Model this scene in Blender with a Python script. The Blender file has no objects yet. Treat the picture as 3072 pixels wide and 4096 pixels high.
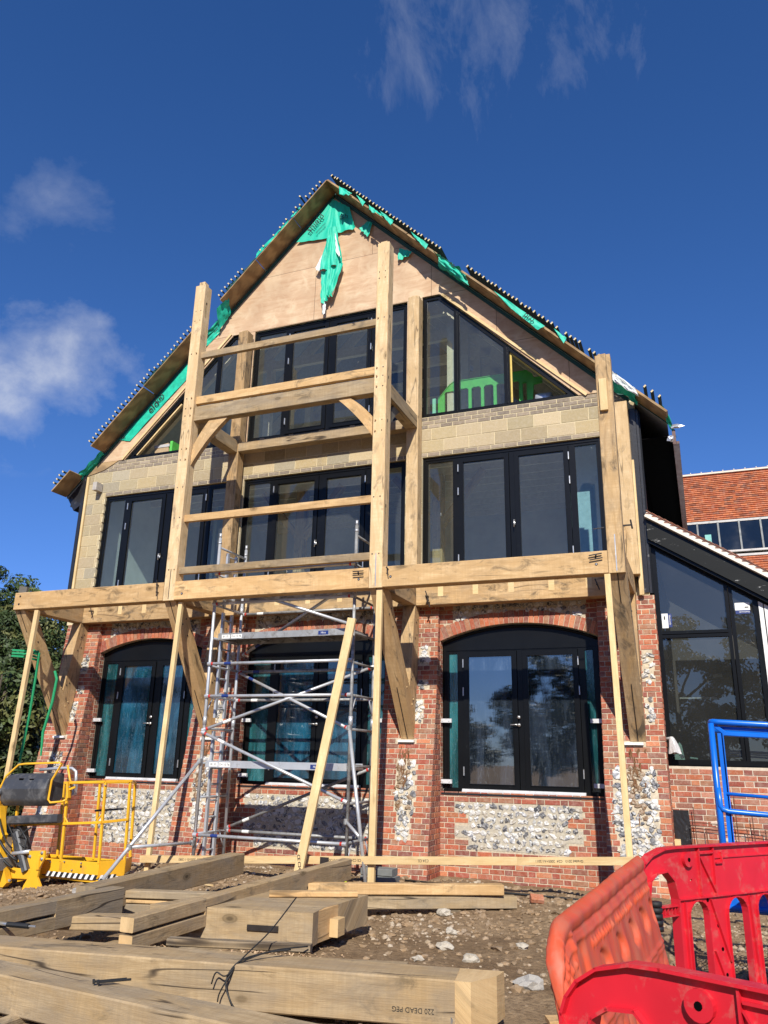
import bpy, math, random
import numpy as np
from mathutils import Vector, Matrix, noise
random.seed(7); rng = np.random.default_rng(7)
C = bpy.context.scene.collection
R = math.radians

# ------------------------------------------------------------------ helpers
def sub(a, b): return tuple(a[i]-b[i] for i in range(3))
class MB:
    def __init__(s): s.v=[]; s.f=[]; s.m=[]; s.uv=[]; s.c=[]
    def face(s, idx, mi=0, uv=None, col=(1,1,1)):
        s.f.append(tuple(idx)); s.m.append(mi); s.uv.append(uv); s.c.append(col)
    def poly(s, pts, mi=0, col=(1,1,1), uv=None):
        b=len(s.v); s.v+= [tuple(p) for p in pts]; s.face(range(b,b+len(pts)),mi,uv,col)
    def box(s, x0,x1,y0,y1,z0,z1, mi=0, col=(1,1,1)):
        b=len(s.v)
        s.v+=[(x0,y0,z0),(x1,y0,z0),(x1,y1,z0),(x0,y1,z0),(x0,y0,z1),(x1,y0,z1),(x1,y1,z1),(x0,y1,z1)]
        for q in ((0,3,2,1),(4,5,6,7),(0,1,5,4),(1,2,6,5),(2,3,7,6),(3,0,4,7)): s.face([b+i for i in q],mi,None,col)
    def bar(s, a, b, w, h, up=(0,0,1), ch=.006, mi=0, col=(1,1,1), ends=None):
        """chamfered timber from a to b; w sideways, h along up; uv: u along, v around"""
        a=Vector(a); b=Vector(b); d=(b-a); L=d.length; d.normalize()
        u=Vector(up); u=(u-d*u.dot(d)).normalized(); r=d.cross(u).normalized()
        hw,hh=w/2,h/2; c=min(ch,hw*.4,hh*.4)
        if c>0: cs=[(-hw+c,-hh),(hw-c,-hh),(hw,-hh+c),(hw,hh-c),(hw-c,hh),(-hw+c,hh),(-hw,hh-c),(-hw,-hh+c)]
        else: cs=[(-hw,-hh),(hw,-hh),(hw,hh),(-hw,hh)]
        n=len(cs); base=len(s.v)
        for p in (a,b):
            for x,y in cs: s.v.append(tuple(p+r*x+u*y))
        acc=0; u0=random.uniform(0,30); v0=random.uniform(0,30)
        for i in range(n):
            j=(i+1)%n; w_=math.hypot(cs[j][0]-cs[i][0],cs[j][1]-cs[i][1])
            s.face([base+i,base+n+i,base+n+j,base+j][::-1],mi,[(u0,v0+acc+w_),(u0+L,v0+acc+w_),(u0+L,v0+acc),(u0,v0+acc)],col)
            acc+=w_
        me=mi if ends is None else ends
        s.face([base+i for i in range(n)],me,[(u0+50+x*1.5,v0+y*.2) for x,y in cs],col)
        s.face([base+n+i for i in range(n)][::-1],me,[(u0+50+x*1.5,v0+y*.2) for x,y in cs][::-1],col)
    def prism(s, pts, off, mi=0, col=(1,1,1), grain=None):
        """pts: 3D polygon, off: extrusion vector; grain: unit vector of the wood's length"""
        n=len(pts); base=len(s.v); off=Vector(off)
        P=[Vector(p) for p in pts]
        s.v+=[tuple(p) for p in P]+[tuple(p+off) for p in P]
        g=Vector(grain) if grain else (P[1]-P[0]).normalized()
        o=off.normalized(); k=g.cross(o).normalized()
        u0=random.uniform(0,30)
        U=lambda q:(u0+q.dot(g), q.dot(k)+q.dot(o)*1.01)
        s.face(range(base,base+n),mi,[U(p) for p in P],col)
        s.face([base+n+i for i in range(n)][::-1],mi,[U(p+off) for p in P][::-1],col)
        for i in range(n):
            j=(i+1)%n
            s.face([base+i,base+n+i,base+n+j,base+j],mi,[U(P[i]),U(P[i]+off),U(P[j]+off),U(P[j])],col)
    def tube(s, pts, r, n=8, mi=0, col=(1,1,1), cap=True):
        P=[Vector(p) for p in pts]; base=len(s.v); rr=r if hasattr(r,'__len__') else [r]*len(P)
        t0=(P[1]-P[0]).normalized(); up=Vector((0,0,1)) if abs(t0.z)<.9 else Vector((1,0,0))
        u=(up-t0*up.dot(t0)).normalized()
        for k,p in enumerate(P):
            a=P[max(k-1,0)]; b=P[min(k+1,len(P)-1)]; t=(b-a).normalized()
            u=(u-t*u.dot(t)).normalized(); w=t.cross(u)
            for i in range(n):
                an=2*math.pi*i/n; s.v.append(tuple(p+(u*math.cos(an)+w*math.sin(an))*rr[k]))
        for k in range(len(P)-1):
            for i in range(n):
                j=(i+1)%n; s.face([base+k*n+i,base+k*n+j,base+(k+1)*n+j,base+(k+1)*n+i],mi,None,col)
        if cap:
            s.face([base+i for i in range(n)][::-1],mi,None,col)
            s.face([base+(len(P)-1)*n+i for i in range(n)],mi,None,col)
    def build(s, name, mats, parent=None, smooth=False, fix=False):
        me=bpy.data.meshes.new(name)
        me.from_pydata(s.v,[],s.f)
        if not isinstance(mats,(list,tuple)): mats=[mats]
        for m in mats: me.materials.append(m)
        me.polygons.foreach_set('material_index',s.m)
        me.uv_layers.new(name='UVMap'); me.color_attributes.new('Col','FLOAT_COLOR','CORNER')
        uvs=[];cs=[]
        for k,f in enumerate(s.f):
            if s.uv[k]:
                for q in s.uv[k]: uvs+=[q[0],q[1]]
            else:
                P=[s.v[i] for i in f]
                a=sub(P[1],P[0]); b=sub(P[2],P[0])
                nx=abs(a[1]*b[2]-a[2]*b[1]); ny=abs(a[2]*b[0]-a[0]*b[2]); nz=abs(a[0]*b[1]-a[1]*b[0])
                for p in P:
                    if ny>=nx and ny>=nz: uvs+=[p[0],p[2]]
                    elif nx>=nz: uvs+=[p[1],p[2]]
                    else: uvs+=[p[0],p[1]]
            c=s.c[k]; cs+= [c[0],c[1],c[2],1.0]*len(f)
        me.uv_layers['UVMap'].data.foreach_set('uv',uvs); me.color_attributes['Col'].data.foreach_set('color',cs)
        if smooth: me.polygons.foreach_set('use_smooth',[True]*len(s.f))
        me.update()
        if fix:
            import bmesh
            bm=bmesh.new(); bm.from_mesh(me); bmesh.ops.recalc_face_normals(bm,faces=bm.faces); bm.to_mesh(me); bm.free()
        o=bpy.data.objects.new(name,me); C.objects.link(o)
        if parent: o.parent=parent
        return o
def tag(o,label=None,cat=None,group=None,kind=None):
    if label: o['label']=label
    if cat: o['category']=cat
    if group: o['group']=group
    if kind: o['kind']=kind
    return o
def thing(name,label,cat,group=None):
    return tag(bpy.data.objects.new(name,None),label,cat,group)
_T=thing
def thing(name,label,cat,group=None):
    o=_T(name,label,cat,group); o.empty_display_size=.2; C.objects.link(o); return o
def plate(name, outer, holes, thick, mat, parent, M, bevel=0, smooth=False):
    """flat plate with holes: polygons in local XY, thickness along local Z, placed by matrix M (baked)"""
    cu=bpy.data.curves.new(name,'CURVE'); cu.dimensions='2D'; cu.fill_mode='BOTH'; cu.extrude=max(thick/2-bevel,1e-4); cu.bevel_depth=bevel; cu.bevel_resolution=1
    if bevel: cu.offset=-bevel
    for pl in [outer]+list(holes):
        sp=cu.splines.new('POLY'); sp.points.add(len(pl)-1)
        for i,p in enumerate(pl): sp.points[i].co=(p[0],p[1],0,1)
        sp.use_cyclic_u=True
    ob=bpy.data.objects.new('tmp',cu); C.objects.link(ob)
    dg=bpy.context.evaluated_depsgraph_get()
    me=bpy.data.meshes.new_from_object(ob.evaluated_get(dg)); bpy.data.objects.remove(ob); bpy.data.curves.remove(cu)
    me.transform(M); me.materials.clear(); me.materials.append(mat); me.name=name
    me.polygons.foreach_set('use_smooth',[smooth]*len(me.polygons))
    o=bpy.data.objects.new(name,me); C.objects.link(o)
    if parent: o.parent=parent
    return o
def text(name, s, size, mat, parent, M, thick=.0008):
    cu=bpy.data.curves.new(name,'FONT'); cu.body=s; cu.size=size; cu.extrude=thick; cu.align_x='CENTER'; cu.align_y='CENTER'
    ob=bpy.data.objects.new('tmp',cu); C.objects.link(ob)
    dg=bpy.context.evaluated_depsgraph_get()
    me=bpy.data.meshes.new_from_object(ob.evaluated_get(dg)); bpy.data.objects.remove(ob); bpy.data.curves.remove(cu)
    me.transform(M); me.materials.clear(); me.materials.append(mat)
    o=bpy.data.objects.new(name,me); C.objects.link(o)
    if parent: o.parent=parent
    return o
def frameM(o, ex, ey):
    ex=Vector(ex).normalized(); ey=Vector(ey); ey=(ey-ex*ey.dot(ex)).normalized(); ez=ex.cross(ey)
    return Matrix(((ex.x,ey.x,ez.x,o[0]),(ex.y,ey.y,ez.y,o[1]),(ex.z,ey.z,ez.z,o[2]),(0,0,0,1)))
FX=lambda y:Matrix(((1,0,0,0),(0,0,-1,y),(0,1,0,0),(0,0,0,1)))   # local XY -> world XZ at depth y

# ------------------------------------------------------------------ materials
def nm(name):
    m=bpy.data.materials.new(name); m.use_nodes=True; nt=m.node_tree; b=nt.nodes['Principled BSDF']
    return m,nt,b
def N(nt,t,**k):
    n=nt.nodes.new(t)
    for a,v in k.items():
        if a in n.inputs: n.inputs[a].default_value=v
        else: setattr(n,a,v)
    return n
def link(nt,a,b): nt.links.new(a,b)
def ramp(nt,fac,stops,interp='LINEAR'):
    r=nt.nodes.new('ShaderNodeValToRGB'); r.color_ramp.interpolation=interp
    e=r.color_ramp.elements
    while len(e)<len(stops): e.new(.5)
    for i,(p,c) in enumerate(stops):
        e[i].position=p; e[i].color=(c[0],c[1],c[2],1) if hasattr(c,'__len__') else (c,c,c,1)
    nt.links.new(fac,r.inputs[0]); return r
def mix(nt,fac,a,b,mode='MIX'):
    m=nt.nodes.new('ShaderNodeMix'); m.data_type='RGBA'; m.blend_type=mode
    for i,v in ((0,fac),(6,a),(7,b)):
        if isinstance(v,bpy.types.NodeSocket): nt.links.new(v,m.inputs[i])
        elif i==0: m.inputs[0].default_value=v
        else: m.inputs[i].default_value=(v[0],v[1],v[2],1)
    return m.outputs[2]
def vmap(nt,src,scale=(1,1,1),loc=(0,0,0)):
    m=nt.nodes.new('ShaderNodeMapping'); m.inputs['Scale'].default_value=scale; m.inputs['Location'].default_value=loc
    nt.links.new(src,m.inputs['Vector']); return m.outputs[0]
def tex(nt,vec,scale,detail=4,rough=.55,dist=0):
    n=N(nt,'ShaderNodeTexNoise',Scale=scale,Detail=detail,Roughness=rough,Distortion=dist); nt.links.new(vec,n.inputs['Vector']); return n.outputs['Fac']
def bump(nt,h,strength,dist,b,normal=None):
    n=N(nt,'ShaderNodeBump',Strength=strength,Distance=dist); nt.links.new(h,n.inputs['Height'])
    if normal: nt.links.new(normal,n.inputs['Normal'])
    nt.links.new(n.outputs[0],b.inputs['Normal']); return n.outputs[0]

def wood(name, light, dark, stain=.5, grey=0, knots=True, ends=False, crack=.6, staincol=(.10,.075,.045)):
    m,nt,b=nm(name)
    uv=nt.nodes.new('ShaderNodeTexCoord').outputs['UV']
    oi=nt.nodes.new('ShaderNodeObjectInfo').outputs['Random']
    mul=N(nt,'ShaderNodeVectorMath',operation='SCALE'); comb=nt.nodes.new('ShaderNodeCombineXYZ')
    for i in range(3): link(nt,oi,comb.inputs[i])
    link(nt,comb.outputs[0],mul.inputs[0]); mul.inputs['Scale'].default_value=41.
    add=N(nt,'ShaderNodeVectorMath',operation='ADD'); link(nt,uv,add.inputs[0]); link(nt,mul.outputs[0],add.inputs[1]); v=add.outputs[0]
    g=tex(nt,vmap(nt,v,(2.6,15,1)),1,7,.66,.8)
    g2=tex(nt,vmap(nt,v,(5,95,1)),1,3,.6)
    base=mix(nt,ramp(nt,g,[(.36,.1),(.60,1)]).outputs[0],dark,light)
    base=mix(nt,ramp(nt,g2,[(.35,.25),(.6,0)]).outputs[0],base,dark)
    lg=tex(nt,vmap(nt,v,(1.2,3.6,1)),1,7,.68,.8)
    base=mix(nt,ramp(nt,lg,[(.40,0),(.62,.8)]).outputs[0],base,tuple(x*y for x,y in zip(light,(.70,.64,.55))))
    sw=tex(nt,vmap(nt,v,(38,1.5,1),(2,8,0)),1,4,.7)
    base=mix(nt,ramp(nt,sw,[(.42,.32),(.58,0)]).outputs[0],base,dark)
    s=tex(nt,vmap(nt,v,(2.6,5.0,1),(7,3,0)),1,8,.70,.7)
    base=mix(nt,ramp(nt,s,[(.575-.05*stain,0),(.66,stain)]).outputs[0],base,staincol)
    if grey:
        gn=tex(nt,vmap(nt,v,(1.7,3.6,1),(3,9,0)),1,7,.65,.5)
        base=mix(nt,ramp(nt,gn,[(.42,0),(.62,grey)]).outputs[0],base,(.23,.20,.16))
    if knots:
        vo=N(nt,'ShaderNodeTexVoronoi',Scale=1.,Randomness=1.); link(nt,vmap(nt,v,(1.5,3.0,1)),vo.inputs['Vector'])
        base=mix(nt,ramp(nt,vo.outputs['Distance'],[(.035,.95),(.07,.5),(.10,.65),(.12,.2),(.19,0)]).outputs[0],base,tuple(x*.35 for x in dark))
    # drying cracks: thin dark lines along the grain
    c1=tex(nt,vmap(nt,v,(.42,5,1),(1,5,0)),1,2.2,.45,.08)
    cm=N(nt,'ShaderNodeMath',operation='SUBTRACT'); link(nt,c1,cm.inputs[0]); cm.inputs[1].default_value=.5
    ca=N(nt,'ShaderNodeMath',operation='ABSOLUTE'); link(nt,cm.outputs[0],ca.inputs[0])
    c2=tex(nt,vmap(nt,v,(.8,1.7,1),(11,2,0)),1,2)
    cr=ramp(nt,ca.outputs[0],[(.0,1),(.006,.85),(.013,0)]).outputs[0]
    gate=ramp(nt,c2,[(.53,0),(.58,crack)]).outputs[0]
    cf=N(nt,'ShaderNodeMath',operation='MULTIPLY'); link(nt,cr,cf.inputs[0]); link(nt,gate,cf.inputs[1])
    base=mix(nt,cf.outputs[0],base,(.035,.025,.018))
    base=mix(nt,1.0,base,ramp(nt,oi,[(0,(.80,.78,.76)),(.35,(1.04,1.0,.95)),(.7,(.92,.93,.95)),(1,(1.08,1.06,1.02))]).outputs[0],'MULTIPLY')
    link(nt,base,b.inputs['Base Color']); b.inputs['Roughness'].default_value=.82; b.inputs['Specular IOR Level'].default_value=.25
    h=N(nt,'ShaderNodeMath',operation='SUBTRACT'); link(nt,g2,h.inputs[0]); link(nt,cf.outputs[0],h.inputs[1])
    bump(nt,h.outputs[0],.6,.005,b)
    return m
oak   = wood('oak',(.76,.53,.275),(.50,.31,.135),.6,.12)
oakp  = wood('pale_oak',(.86,.66,.40),(.62,.43,.215),.55,.10,staincol=(.16,.12,.08))
oakd  = wood('oak_stained',(.68,.475,.25),(.40,.25,.11),.9,.3)
oakw  = wood('weathered_oak',(.51,.39,.235),(.29,.205,.11),.5,.45,crack=.9,staincol=(.05,.045,.035))
oakg  = wood('grey_oak',(.40,.305,.185),(.22,.16,.09),.6,.6,crack=.9,staincol=(.04,.037,.03))
oakend= wood('oak_end_grain',(.66,.49,.27),(.54,.38,.20),.2,0,False,crack=.25)
pine  = wood('pine',(.82,.64,.36),(.68,.48,.23),.12,0,crack=.2)
gpine = wood('grey_timber',(.20,.19,.17),(.13,.125,.11),.3,0,crack=.4)

def simple(name,col,rough=.6,metal=0,spec=.5,noise_amt=.12,nscale=14,bumps=0,coat=0):
    m,nt,b=nm(name)
    co=nt.nodes.new('ShaderNodeTexCoord').outputs['Object']
    n=tex(nt,co,nscale,5,.6)
    link(nt,mix(nt,ramp(nt,n,[(.3,0),(.7,1)]).outputs[0],tuple(c*(1-noise_amt) for c in col),tuple(min(1,c*(1+noise_amt)) for c in col)),b.inputs['Base Color'])
    b.inputs['Metallic'].default_value=metal; b.inputs['Specular IOR Level'].default_value=spec
    link(nt,ramp(nt,tex(nt,co,nscale*.6,3),[(.3,max(0,rough-.1)),(.7,min(1,rough+.1))]).outputs[0],b.inputs['Roughness'])
    if coat: b.inputs['Coat Weight'].default_value=coat; b.inputs['Coat Roughness'].default_value=.15
    if bumps: bump(nt,tex(nt,co,nscale*2,4),bumps,.004,b)
    return m
def dirty(name,col,dirt,scale=6,amt=.6,rough=.5,metal=0,lo=.52,hi=.68,bumps=.1,stretch=(1,1,1)):
    m,nt,b=nm(name); co=vmap(nt,nt.nodes.new('ShaderNodeTexCoord').outputs['Object'],stretch)
    n=tex(nt,co,scale,7,.7,.3); f=ramp(nt,n,[(lo,0),(hi,amt)]).outputs[0]
    n2=tex(nt,co,scale*.35,3)
    c=mix(nt,ramp(nt,n2,[(.3,0),(.7,1)]).outputs[0],tuple(x*.85 for x in col),tuple(min(1,x*1.1) for x in col))
    link(nt,mix(nt,f,c,dirt),b.inputs['Base Color']); b.inputs['Metallic'].default_value=metal
    link(nt,ramp(nt,f,[(0,rough),(1,.85)]).outputs[0],b.inputs['Roughness'])
    if bumps: bump(nt,n,bumps,.003,b)
    return m
def colattr(name,rough=.85,nscale=60,amt=.3,bs=.5,bd=.004,spec=.25):
    m,nt,b=nm(name); a=nt.nodes.new('ShaderNodeAttribute'); a.attribute_name='Col'
    co=nt.nodes.new('ShaderNodeTexCoord').outputs['Object']
    n=tex(nt,co,nscale,5,.65); n2=tex(nt,co,nscale*.22,4,.6)
    c=mix(nt,ramp(nt,n,[(.3,amt),(.6,0)]).outputs[0],a.outputs['Color'],(.25,.2,.15),'MULTIPLY')
    c=mix(nt,ramp(nt,n2,[(.45,0),(.75,.28)]).outputs[0],c,(.55,.48,.38))
    link(nt,c,b.inputs['Base Color']); b.inputs['Roughness'].default_value=rough; b.inputs['Specular IOR Level'].default_value=spec
    bump(nt,n,bs,bd,b); return m
brick=colattr('brick',.88,70,.45,.7,.006)
block=colattr('concrete_block',.92,90,.3,.5,.004)
tile =colattr('clay_tile',.8,50,.3,.3,.004)
flint=colattr('flint',.55,70,.35,.3,.004,.5)
mortar=simple('mortar',(.50,.42,.30),.95,noise_amt=.25,nscale=30,bumps=.5)
mortar_pale=simple('block_mortar',(.62,.52,.32),.95,noise_amt=.15,nscale=30,bumps=.3)
flint_mortar=simple('flint_mortar',(.44,.39,.30),.95,noise_amt=.22,nscale=35,bumps=.8)
stainm=simple('rust_stain',(.16,.075,.03),.95)
frame_m=dirty('black_frame_metal',(.006,.0065,.007),(.06,.06,.058),9,.3,.28,0,.62,.8,.0)
alum=dirty('white_sill_metal',(.62,.62,.62),(.3,.28,.25),12,.5,.4)
frame_m.node_tree.nodes['Principled BSDF'].inputs['Specular IOR Level'].default_value=.22
handle_m=simple('satin_steel',(.6,.6,.58),.35,.8)
dark_steel=simple('dark_steel',(.035,.028,.025),.5,.3)
galv=dirty('galvanised_tube',(.56,.57,.58),(.20,.19,.17),10,.6,.38,.45,.55,.7,.15)
galvd=dirty('weathered_tube',(.36,.36,.35),(.10,.09,.085),11,.7,.5,.4,.45,.65,.15)
yellow=dirty('yellow_paint',(.80,.42,.022),(.30,.18,.07),7,.6,.38,0,.6,.78,.05)
blue=dirty('blue_paint',(.005,.135,.60),(.30,.32,.30),8,.7,.3,0,.66,.72,.03)
black_p=dirty('black_plastic',(.045,.047,.052),(.22,.21,.2),5,.55,.42,0,.5,.72,.1)
blackm=simple('black_rubber',(.012,.012,.012),.6)
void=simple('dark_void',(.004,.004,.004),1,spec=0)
white=simple('white_paint',(.75,.74,.7),.6)
red_p=dirty('red_barrier_plastic',(.62,.015,.030),(.46,.14,.11),9,.45,.42,0,.53,.63,.06)
orange_p=dirty('orange_barrier_plastic',(.60,.085,.03),(.42,.15,.09),11,.5,.5,0,.46,.62,.12,(1,1,.6))
green_b=simple('lime_barrier_plastic',(.11,.52,.085),.5)
strap=simple('green_webbing',(.012,.27,.10),.8,nscale=60,bumps=.5)
brownm=simple('brown_fascia',(.085,.03,.02),.45)
lead=dirty('black_membrane',(.022,.022,.024),(.25,.25,.25),7,.55,.28,0,.6,.72,.8)
poly_sheet=simple('clear_plastic_sheet',(.50,.48,.46),.25,nscale=40,bumps=.8)
bag_m=poly_sheet
purple=simple('purple_ink',(.12,.02,.16),.6)
ink=simple('black_ink',(.02,.02,.018),.8)
redpl=simple('red_clip',(.5,.03,.02),.5)
bluelab=simple('navy_label',(.01,.03,.16),.5); mint=simple('mint_board',(.42,.66,.56),.7)
cardb=simple('cardboard',(.42,.30,.17),.85)
hiviz=simple('yellow_green_cap',(.75,.85,.05),.5)
plaster=simple('plaster',(.55,.54,.50),.9,nscale=3)
plasterw=simple('white_insulation_wall',(.62,.64,.60),.85,nscale=3)
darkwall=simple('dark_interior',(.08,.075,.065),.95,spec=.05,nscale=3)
floor_m=simple('screed_floor',(.62,.59,.53),.9)
joist_m=simple('joist_timber',(.66,.56,.42),.85)
green2=simple('green_membrane_front',(.008,.46,.30),.6,noise_amt=.25,nscale=9,bumps=.5)
membr,nt,b=nm('green_membrane')
co=nt.nodes.new('ShaderNodeTexCoord').outputs['Object']; geo=nt.nodes.new('ShaderNodeNewGeometry')
c_=mix(nt,tex(nt,co,9,4),(.006,.40,.255),(.012,.56,.37)); link(nt,mix(nt,geo.outputs['Backfacing'],c_,(.70,.72,.70)),b.inputs['Base Color']); b.inputs['Roughness'].default_value=.6
bump(nt,tex(nt,co,26,5,.6,.6),.35,.012,b)
membd=simple('dark_green_membrane',(.012,.07,.055),.7)
batten_m=simple('treated_batten',(.022,.04,.026),.85)
battend=simple('batten_end',(.62,.50,.28),.85)

# plywood
def ply(name,light,dark,joints=None):
    m,nt,b=nm(name); co=nt.nodes.new('ShaderNodeTexCoord').outputs['Object']
    st=(.9,1,9) if joints else (1,1,1)
    w=tex(nt,vmap(nt,co,(1.1,1.1,9)),1.6,6,.6,.8)
    base=mix(nt,ramp(nt,w,[(.32,0),(.68,1)]).outputs[0],dark,light)
    bl=tex(nt,co,3.2,6,.62,.8); base=mix(nt,ramp(nt,bl,[(.46,0),(.64,.75)]).outputs[0],base,(.72,.555,.36))
    bl2=tex(nt,co,1.1,3); base=mix(nt,ramp(nt,bl2,[(.35,.45),(.6,0)]).outputs[0],base,tuple(x*.72 for x in dark))
    if joints:
        br=N(nt,'ShaderNodeTexBrick',offset=.5,Scale=1.); br.inputs['Brick Width'].default_value=2.44; br.inputs['Row Height'].default_value=1.22; br.inputs['Mortar Size'].default_value=.004; br.inputs['Mortar Smooth'].default_value=0
        br.inputs['Color1'].default_value=(1,1,1,1); br.inputs['Color2'].default_value=(.82,.80,.78,1)
        sx=nt.nodes.new('ShaderNodeSeparateXYZ'); cx=nt.nodes.new('ShaderNodeCombineXYZ'); link(nt,co,sx.inputs[0]); link(nt,sx.outputs[0],cx.inputs[0]); link(nt,sx.outputs[2],cx.inputs[1])
        link(nt,vmap(nt,cx.outputs[0],(1,1,1),(.5,.13,0)),br.inputs['Vector'])
        base=mix(nt,1.0,base,br.outputs['Color'],'MULTIPLY')
        base=mix(nt,br.outputs['Fac'],base,(.12,.07,.04))
    link(nt,base,b.inputs['Base Color']); b.inputs['Roughness'].default_value=.8; b.inputs['Specular IOR Level'].default_value=.3
    bump(nt,w,.12,.003,b); return m
plyg=ply('gable_plywood',(.66,.475,.30),(.53,.335,.195),True)
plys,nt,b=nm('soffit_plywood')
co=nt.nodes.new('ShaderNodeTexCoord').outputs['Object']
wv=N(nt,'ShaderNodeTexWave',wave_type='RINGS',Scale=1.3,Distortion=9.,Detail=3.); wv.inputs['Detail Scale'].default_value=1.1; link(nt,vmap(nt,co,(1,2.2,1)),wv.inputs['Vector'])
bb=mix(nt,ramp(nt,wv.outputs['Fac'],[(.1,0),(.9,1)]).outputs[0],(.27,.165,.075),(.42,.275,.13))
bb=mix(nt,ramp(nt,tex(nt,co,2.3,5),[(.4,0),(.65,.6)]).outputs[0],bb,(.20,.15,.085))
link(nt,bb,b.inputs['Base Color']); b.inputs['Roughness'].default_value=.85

# glass
def glass(name,tint,rough=0.0,wrinkle=0,ior=1.75,film=None,filmamt=0,dust=.10,gcol=(1,.97,.90,1)):
    m=bpy.data.materials.new(name); m.use_nodes=True; nt=m.node_tree; nt.nodes.clear()
    out=nt.nodes.new('ShaderNodeOutputMaterial'); tr=N(nt,'ShaderNodeBsdfTransparent'); tr.inputs[0].default_value=(*tint,1)
    gl=N(nt,'ShaderNodeBsdfGlossy',Roughness=rough); gl.inputs['Color'].default_value=gcol; fr=N(nt,'ShaderNodeFresnel',IOR=ior); mx=nt.nodes.new('ShaderNodeMixShader')
    co=nt.nodes.new('ShaderNodeTexCoord').outputs['Object']
    gb_=nt.nodes.new('ShaderNodeNewGeometry'); iv_=N(nt,'ShaderNodeMath',operation='SUBTRACT'); iv_.inputs[0].default_value=1; link(nt,gb_.outputs['Backfacing'],iv_.inputs[1]); fm_=N(nt,'ShaderNodeMath',operation='MULTIPLY'); link(nt,fr.outputs[0],fm_.inputs[0]); link(nt,iv_.outputs[0],fm_.inputs[1])
    body=tr.outputs[0]
    if wrinkle:
        n1=tex(nt,vmap(nt,co,(3.2,1,.55)),3.2,6,.62,1.2)
        bp=N(nt,'ShaderNodeBump',Strength=wrinkle,Distance=.012); link(nt,n1,bp.inputs['Height']); link(nt,bp.outputs[0],gl.inputs['Normal'])
        v=N(nt,'ShaderNodeTexVoronoi',Scale=2.4,feature='DISTANCE_TO_EDGE'); link(nt,vmap(nt,co,(2.6,1,.5)),v.inputs['Vector'])
        ds=N(nt,'ShaderNodeBsdfDiffuse'); ds.inputs[0].default_value=(*film,1)
        n2=tex(nt,vmap(nt,co,(2.2,1,.35)),2.1,4,.6,.7)
        f=ramp(nt,n2,[(.45,filmamt*.25),(.7,filmamt)]).outputs[0]
        m2=nt.nodes.new('ShaderNodeMixShader'); link(nt,f,m2.inputs[0]); link(nt,tr.outputs[0],m2.inputs[1]); link(nt,ds.outputs[0],m2.inputs[2]); body=m2.outputs[0]
        # creases
        n3=tex(nt,vmap(nt,co,(5.5,1,.8)),2.5,3,.5,1.5); s1=N(nt,'ShaderNodeMath',operation='SUBTRACT'); link(nt,n3,s1.inputs[0]); s1.inputs[1].default_value=.5
        s2=N(nt,'ShaderNodeMath',operation='ABSOLUTE'); link(nt,s1.outputs[0],s2.inputs[0])
        cf=ramp(nt,s2.outputs[0],[(0,.16),(.008,0)]).outputs[0]; dw=N(nt,'ShaderNodeBsdfDiffuse'); dw.inputs[0].default_value=(.55,.65,.68,1)
        m3=nt.nodes.new('ShaderNodeMixShader'); link(nt,cf,m3.inputs[0]); link(nt,body,m3.inputs[1]); link(nt,dw.outputs[0],m3.inputs[2]); body=m3.outputs[0]
    else:
        bp=N(nt,'ShaderNodeBump',Strength=.03,Distance=.02); link(nt,tex(nt,co,1.3,2),bp.inputs['Height']); link(nt,bp.outputs[0],gl.inputs['Normal'])
        ds=N(nt,'ShaderNodeBsdfDiffuse'); ds.inputs[0].default_value=(.5,.5,.48,1)
        dn=tex(nt,vmap(nt,co,(.8,1,.5)),1.6,4,.6); dr=ramp(nt,dn,[(.3,dust*.7),(.7,dust*1.2)]).outputs[0]
        sp0=ramp(nt,tex(nt,vmap(nt,co,(1,1,.6)),19,3,.6),[(.735,0),(.76,.5)]).outputs[0]
        mxn=N(nt,'ShaderNodeMath',operation='MAXIMUM'); link(nt,dr,mxn.inputs[0]); link(nt,sp0,mxn.inputs[1]); sp=mxn.outputs[0]
        m2=nt.nodes.new('ShaderNodeMixShader'); link(nt,sp,m2.inputs[0]); link(nt,tr.outputs[0],m2.inputs[1]); link(nt,ds.outputs[0],m2.inputs[2]); body=m2.outputs[0]
    link(nt,fm_.outputs[0],mx.inputs[0]); link(nt,body,mx.inputs[1]); link(nt,gl.outputs[0],mx.inputs[2]); link(nt,mx.outputs[0],out.inputs[0]); return m
glass_u=glass('window_glass',(.84,.90,.89),ior=1.75,dust=.035)
glass_x=glass('extension_glass',(.66,.69,.68),ior=1.95,dust=.03,gcol=(1,.92,.78,1))
glass_d=glass('film_covered_glass',(.16,.40,.56),.01,.06,2.1,(.014,.12,.20),.75)
glass_g=glass('grey_film_glass',(.16,.20,.28),.0,.012,3.0,(.12,.17,.25),.30)
glass_t=glass('teal_film_glass',(.25,.55,.52),.02,.10,1.7,(.05,.24,.27),.6)

# ------------------------------------------------------------------ camera
cam=bpy.data.cameras.new('camera'); co_=bpy.data.objects.new('camera',cam); C.objects.link(co_)
cx,cy,cz,yaw,pit,rol,f=4.749,-12.1908,1.3623,.38148,.30542,.02179,3.1534
fw=Vector((-math.sin(yaw)*math.cos(pit),math.cos(yaw)*math.cos(pit),math.sin(pit))); r_=Vector((math.cos(yaw),math.sin(yaw),0)); u_=r_.cross(fw)
r2=r_*math.cos(rol)+u_*math.sin(rol); u2=-r_*math.sin(rol)+u_*math.cos(rol)
co_.matrix_world=Matrix(((r2.x,u2.x,-fw.x,cx),(r2.y,u2.y,-fw.y,cy),(r2.z,u2.z,-fw.z,cz),(0,0,0,1)))
cam.sensor_fit='VERTICAL'; cam.sensor_height=36; cam.lens=3153.4/4096*36; cam.clip_end=2000; cam.clip_start=.05
bpy.context.scene.camera=co_

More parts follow.
